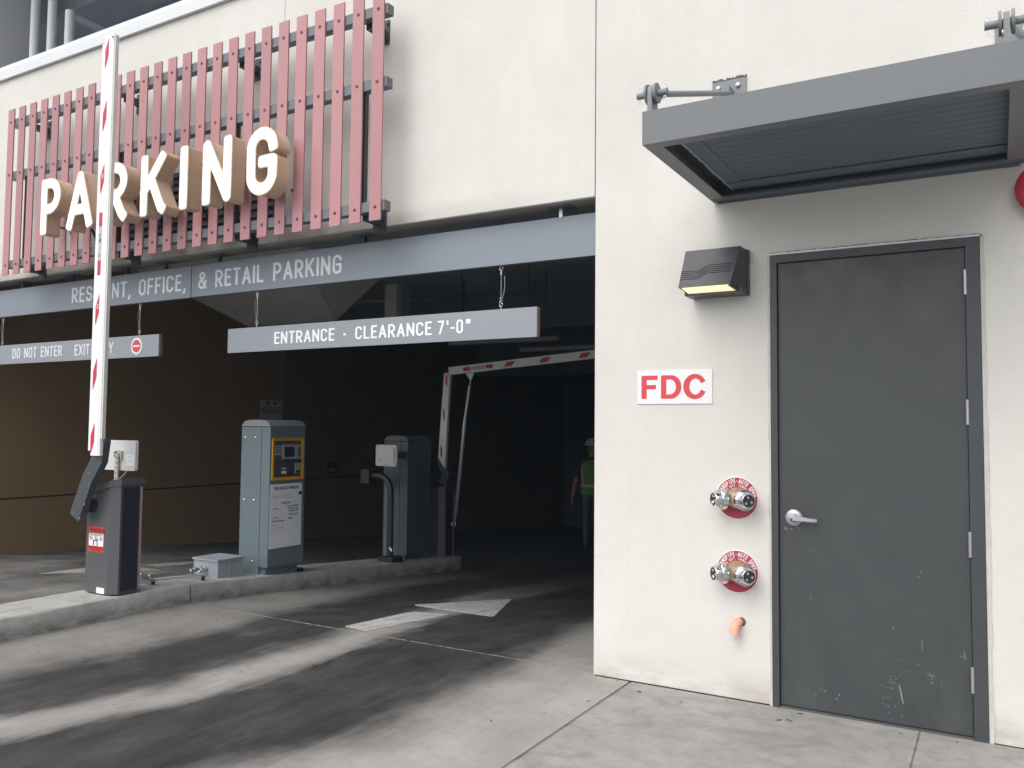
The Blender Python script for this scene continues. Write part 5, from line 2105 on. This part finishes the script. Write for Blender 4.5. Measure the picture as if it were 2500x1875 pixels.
pel = jv(0, 0, .96, (.165, .115))
ab = jv(0, .01, 1.12, (.155, .11), pel)
che = jv(0, .0, 1.32, (.175, .12), ab)
nk0 = jv(0, .0, 1.49, (.095, .08), che)
nk = jv(0, .02, 1.56, (.058, .058), nk0)
h0 = jv(0, .03, 1.63, (.072, .085), nk)
h1 = jv(0, .035, 1.71, (.078, .098), h0)
h2 = jv(0, .03, 1.79, (.062, .08), h1)
for s in (-1, 1):
    sh = jv(s * .17, .0, 1.44, .070, nk0)
    sh2 = jv(s * .222, 0, 1.39, .060, sh)
    el = jv(s * .285, -.03 * s, 1.13, .043, sh2)
    el2 = jv(s * .30, -.01 * s, 1.06, .046, el)
    wr = jv(s * .335, .05, .87, .028, el2)
    pa = jv(s * .342, .06, .80, (.022, .038), wr)
    for k in range(4):
        oy = -.028 + k * .019
        f1 = jv(s * (.345), .065 + oy, .745 - .004 * abs(k - 1), .0095, pa)
        f2 = jv(s * (.338), .068 + oy, .700 - .006 * abs(k - 1), .0085, f1)
        f3 = jv(s * (.328), .068 + oy, .672 - .008 * abs(k - 1), .0075, f2)
    t1 = jv(s * .33, .105, .785, .011, pa)
    t2 = jv(s * .322, .125, .75, .009, t1)
    hp = jv(s * .095, 0, .90, .095, pel)
    kn = jv(s * .105, s * .10 + .03, .50, .062, hp)
    cf = jv(s * .105, s * .09 - .02, .36, .058, kn)
    ak = jv(s * .105, s * .14 - .06, .10, .040, cf)
    he = jv(s * .108, s * .14 - .06, .045, .042, ak)
    to = jv(s * .118, s * .14 + .12, .035, .036, he)
fm = skin_mesh(Vt, Ed, 0)
fm.materials.clear()
for m_ in (SHIRT, TROUSER, SKIN, BLACK):
    fm.materials.append(m_)
for p in fm.polygons:
    c = p.center
    ax_ = abs(c.x)
    if c.z < .12:
        p.material_index = 3
    elif ax_ > .24 and c.z < 1.22:
        p.material_index = 2
    elif c.z > 1.555:
        p.material_index = 2
    elif c.z < 1.0 and ax_ < .26:
        p.material_index = 1
    else:
        p.material_index = 0
    p.use_smooth = True
TURN = Matrix.Rotation(radians(24), 4, 'Z') @ Matrix.Scale(1.06, 4)
fm.transform(TURN)
bo = bpy.data.objects.new('body', fm)
COL.objects.link(bo)
bo.parent = pr
# hair, face details, hat, vest built in the figure's own frame


def pobj(name, bm, m, **kw):
    bmesh.ops.transform(bm, matrix=Matrix.Translation((PX, PY, PZ)) @ TURN, verts=bm.verts[:])
    return obj(name, bm, m, pr, **kw)


b_ = nb()
lathe(b_, (0, .03, 1.755), Z, [(0, .122), (.004, .150), (.010, .150), (.014, .122), (.05, .118), (.09, .095), (.115, .055), (.122, 0)], 28)
pobj('hard_hat', b_, HAT, smooth=True)
b_ = nb()
for (dx, dz, r) in ((0, 1.66, .016),):
    lathe(b_, (dx, .118, dz), Y, [(0, r), (.02, r * .8), (.03, 0)], 10)
pobj('nose', b_, SKIN, smooth=True)
b_ = nb()
for s in (-1, 1):
    lathe(b_, (s * .079, .03, 1.69), (s, -.2, 0), [(0, .028), (.008, .03), (.014, .015), (.015, 0)], 12)
pobj('ears', b_, SKIN, smooth=True)
b_ = nb()
for s in (-1, 1):
    lathe(b_, (s * .032, .112, 1.70), Y, [(0, .011), (.006, .008), (.009, 0)], 8)
pobj('eyes', b_, INK, smooth=True)
b_ = nb()
box(b_, -.024, .024, .108, .118, 1.615, 1.622)
pobj('mouth', b_, SHIRT)
# vest shell
b_ = nb()
rings = []
for (z, rx, ry) in ((.93, .205, .150), (1.0, .198, .146), (1.12, .190, .140), (1.24, .200, .146), (1.34, .210, .150), (1.42, .200, .138), (1.48, .150, .115), (1.515, .100, .095)):
    rings.append([b_.verts.new((rx * cos(a) * (1), ry * sin(a), z)) for a in [2 * pi * k / 28 for k in range(28)]])
for a, c in zip(rings, rings[1:]):
    for k in range(28):
        b_.faces.new((a[k], a[(k + 1) % 28], c[(k + 1) % 28], c[k]))
vst = pobj('safety_vest', b_, VEST, smooth=True)
b_ = nb()
for z in (1.055,):
    ra = [b_.verts.new((.198 * cos(a), .147 * sin(a), z)) for a in [2 * pi * k / 28 for k in range(28)]]
    rb = [b_.verts.new((.198 * cos(a), .147 * sin(a), z + .045)) for a in [2 * pi * k / 28 for k in range(28)]]
    for k in range(28):
        b_.faces.new((ra[k], ra[(k + 1) % 28], rb[(k + 1) % 28], rb[k]))
pobj('stripe', b_, VESTSTRIPE)
b_ = nb()
for s in (-1, 1):
    prev = None
    for z, rx, ry in ((1.10, .192, .142), (1.24, .202, .148), (1.34, .212, .152), (1.42, .202, .140), (1.48, .152, .117)):
        a0 = radians(-90 + s * 62)
        v1 = b_.verts.new((rx * 1.01 * cos(a0), ry * 1.01 * sin(a0), z))
        v2 = b_.verts.new((rx * 1.01 * cos(a0 + .25), ry * 1.01 * sin(a0 + .25), z))
        if prev:
            b_.faces.new((prev[0], prev[1], v2, v1))
        prev = (v1, v2)
pobj('stripe', b_, VESTSTRIPE)

# ================================================================== HAZE (added thin volume that lifts the blacks like lens glare)
b_ = nb()
box(b_, -125, 125, -125, 125, -4.5, 10.5)
hz = obj('added_haze', b_, None, None)
hz['kind'] = 'stuff'
hm = bpy.data.materials.new('added_haze_air')
hm.use_nodes = True
hm.node_tree.nodes.clear()
ho = hm.node_tree.nodes.new('ShaderNodeOutputMaterial')
hv = hm.node_tree.nodes.new('ShaderNodeVolumePrincipled')
hv.inputs['Color'].default_value = (0.60, 0.80, 1.0, 1)
hv.inputs['Density'].default_value = 0.0017
hm.node_tree.links.new(hv.outputs['Volume'], ho.inputs['Volume'])
hz.data.materials.clear()
hz.data.materials.append(hm)
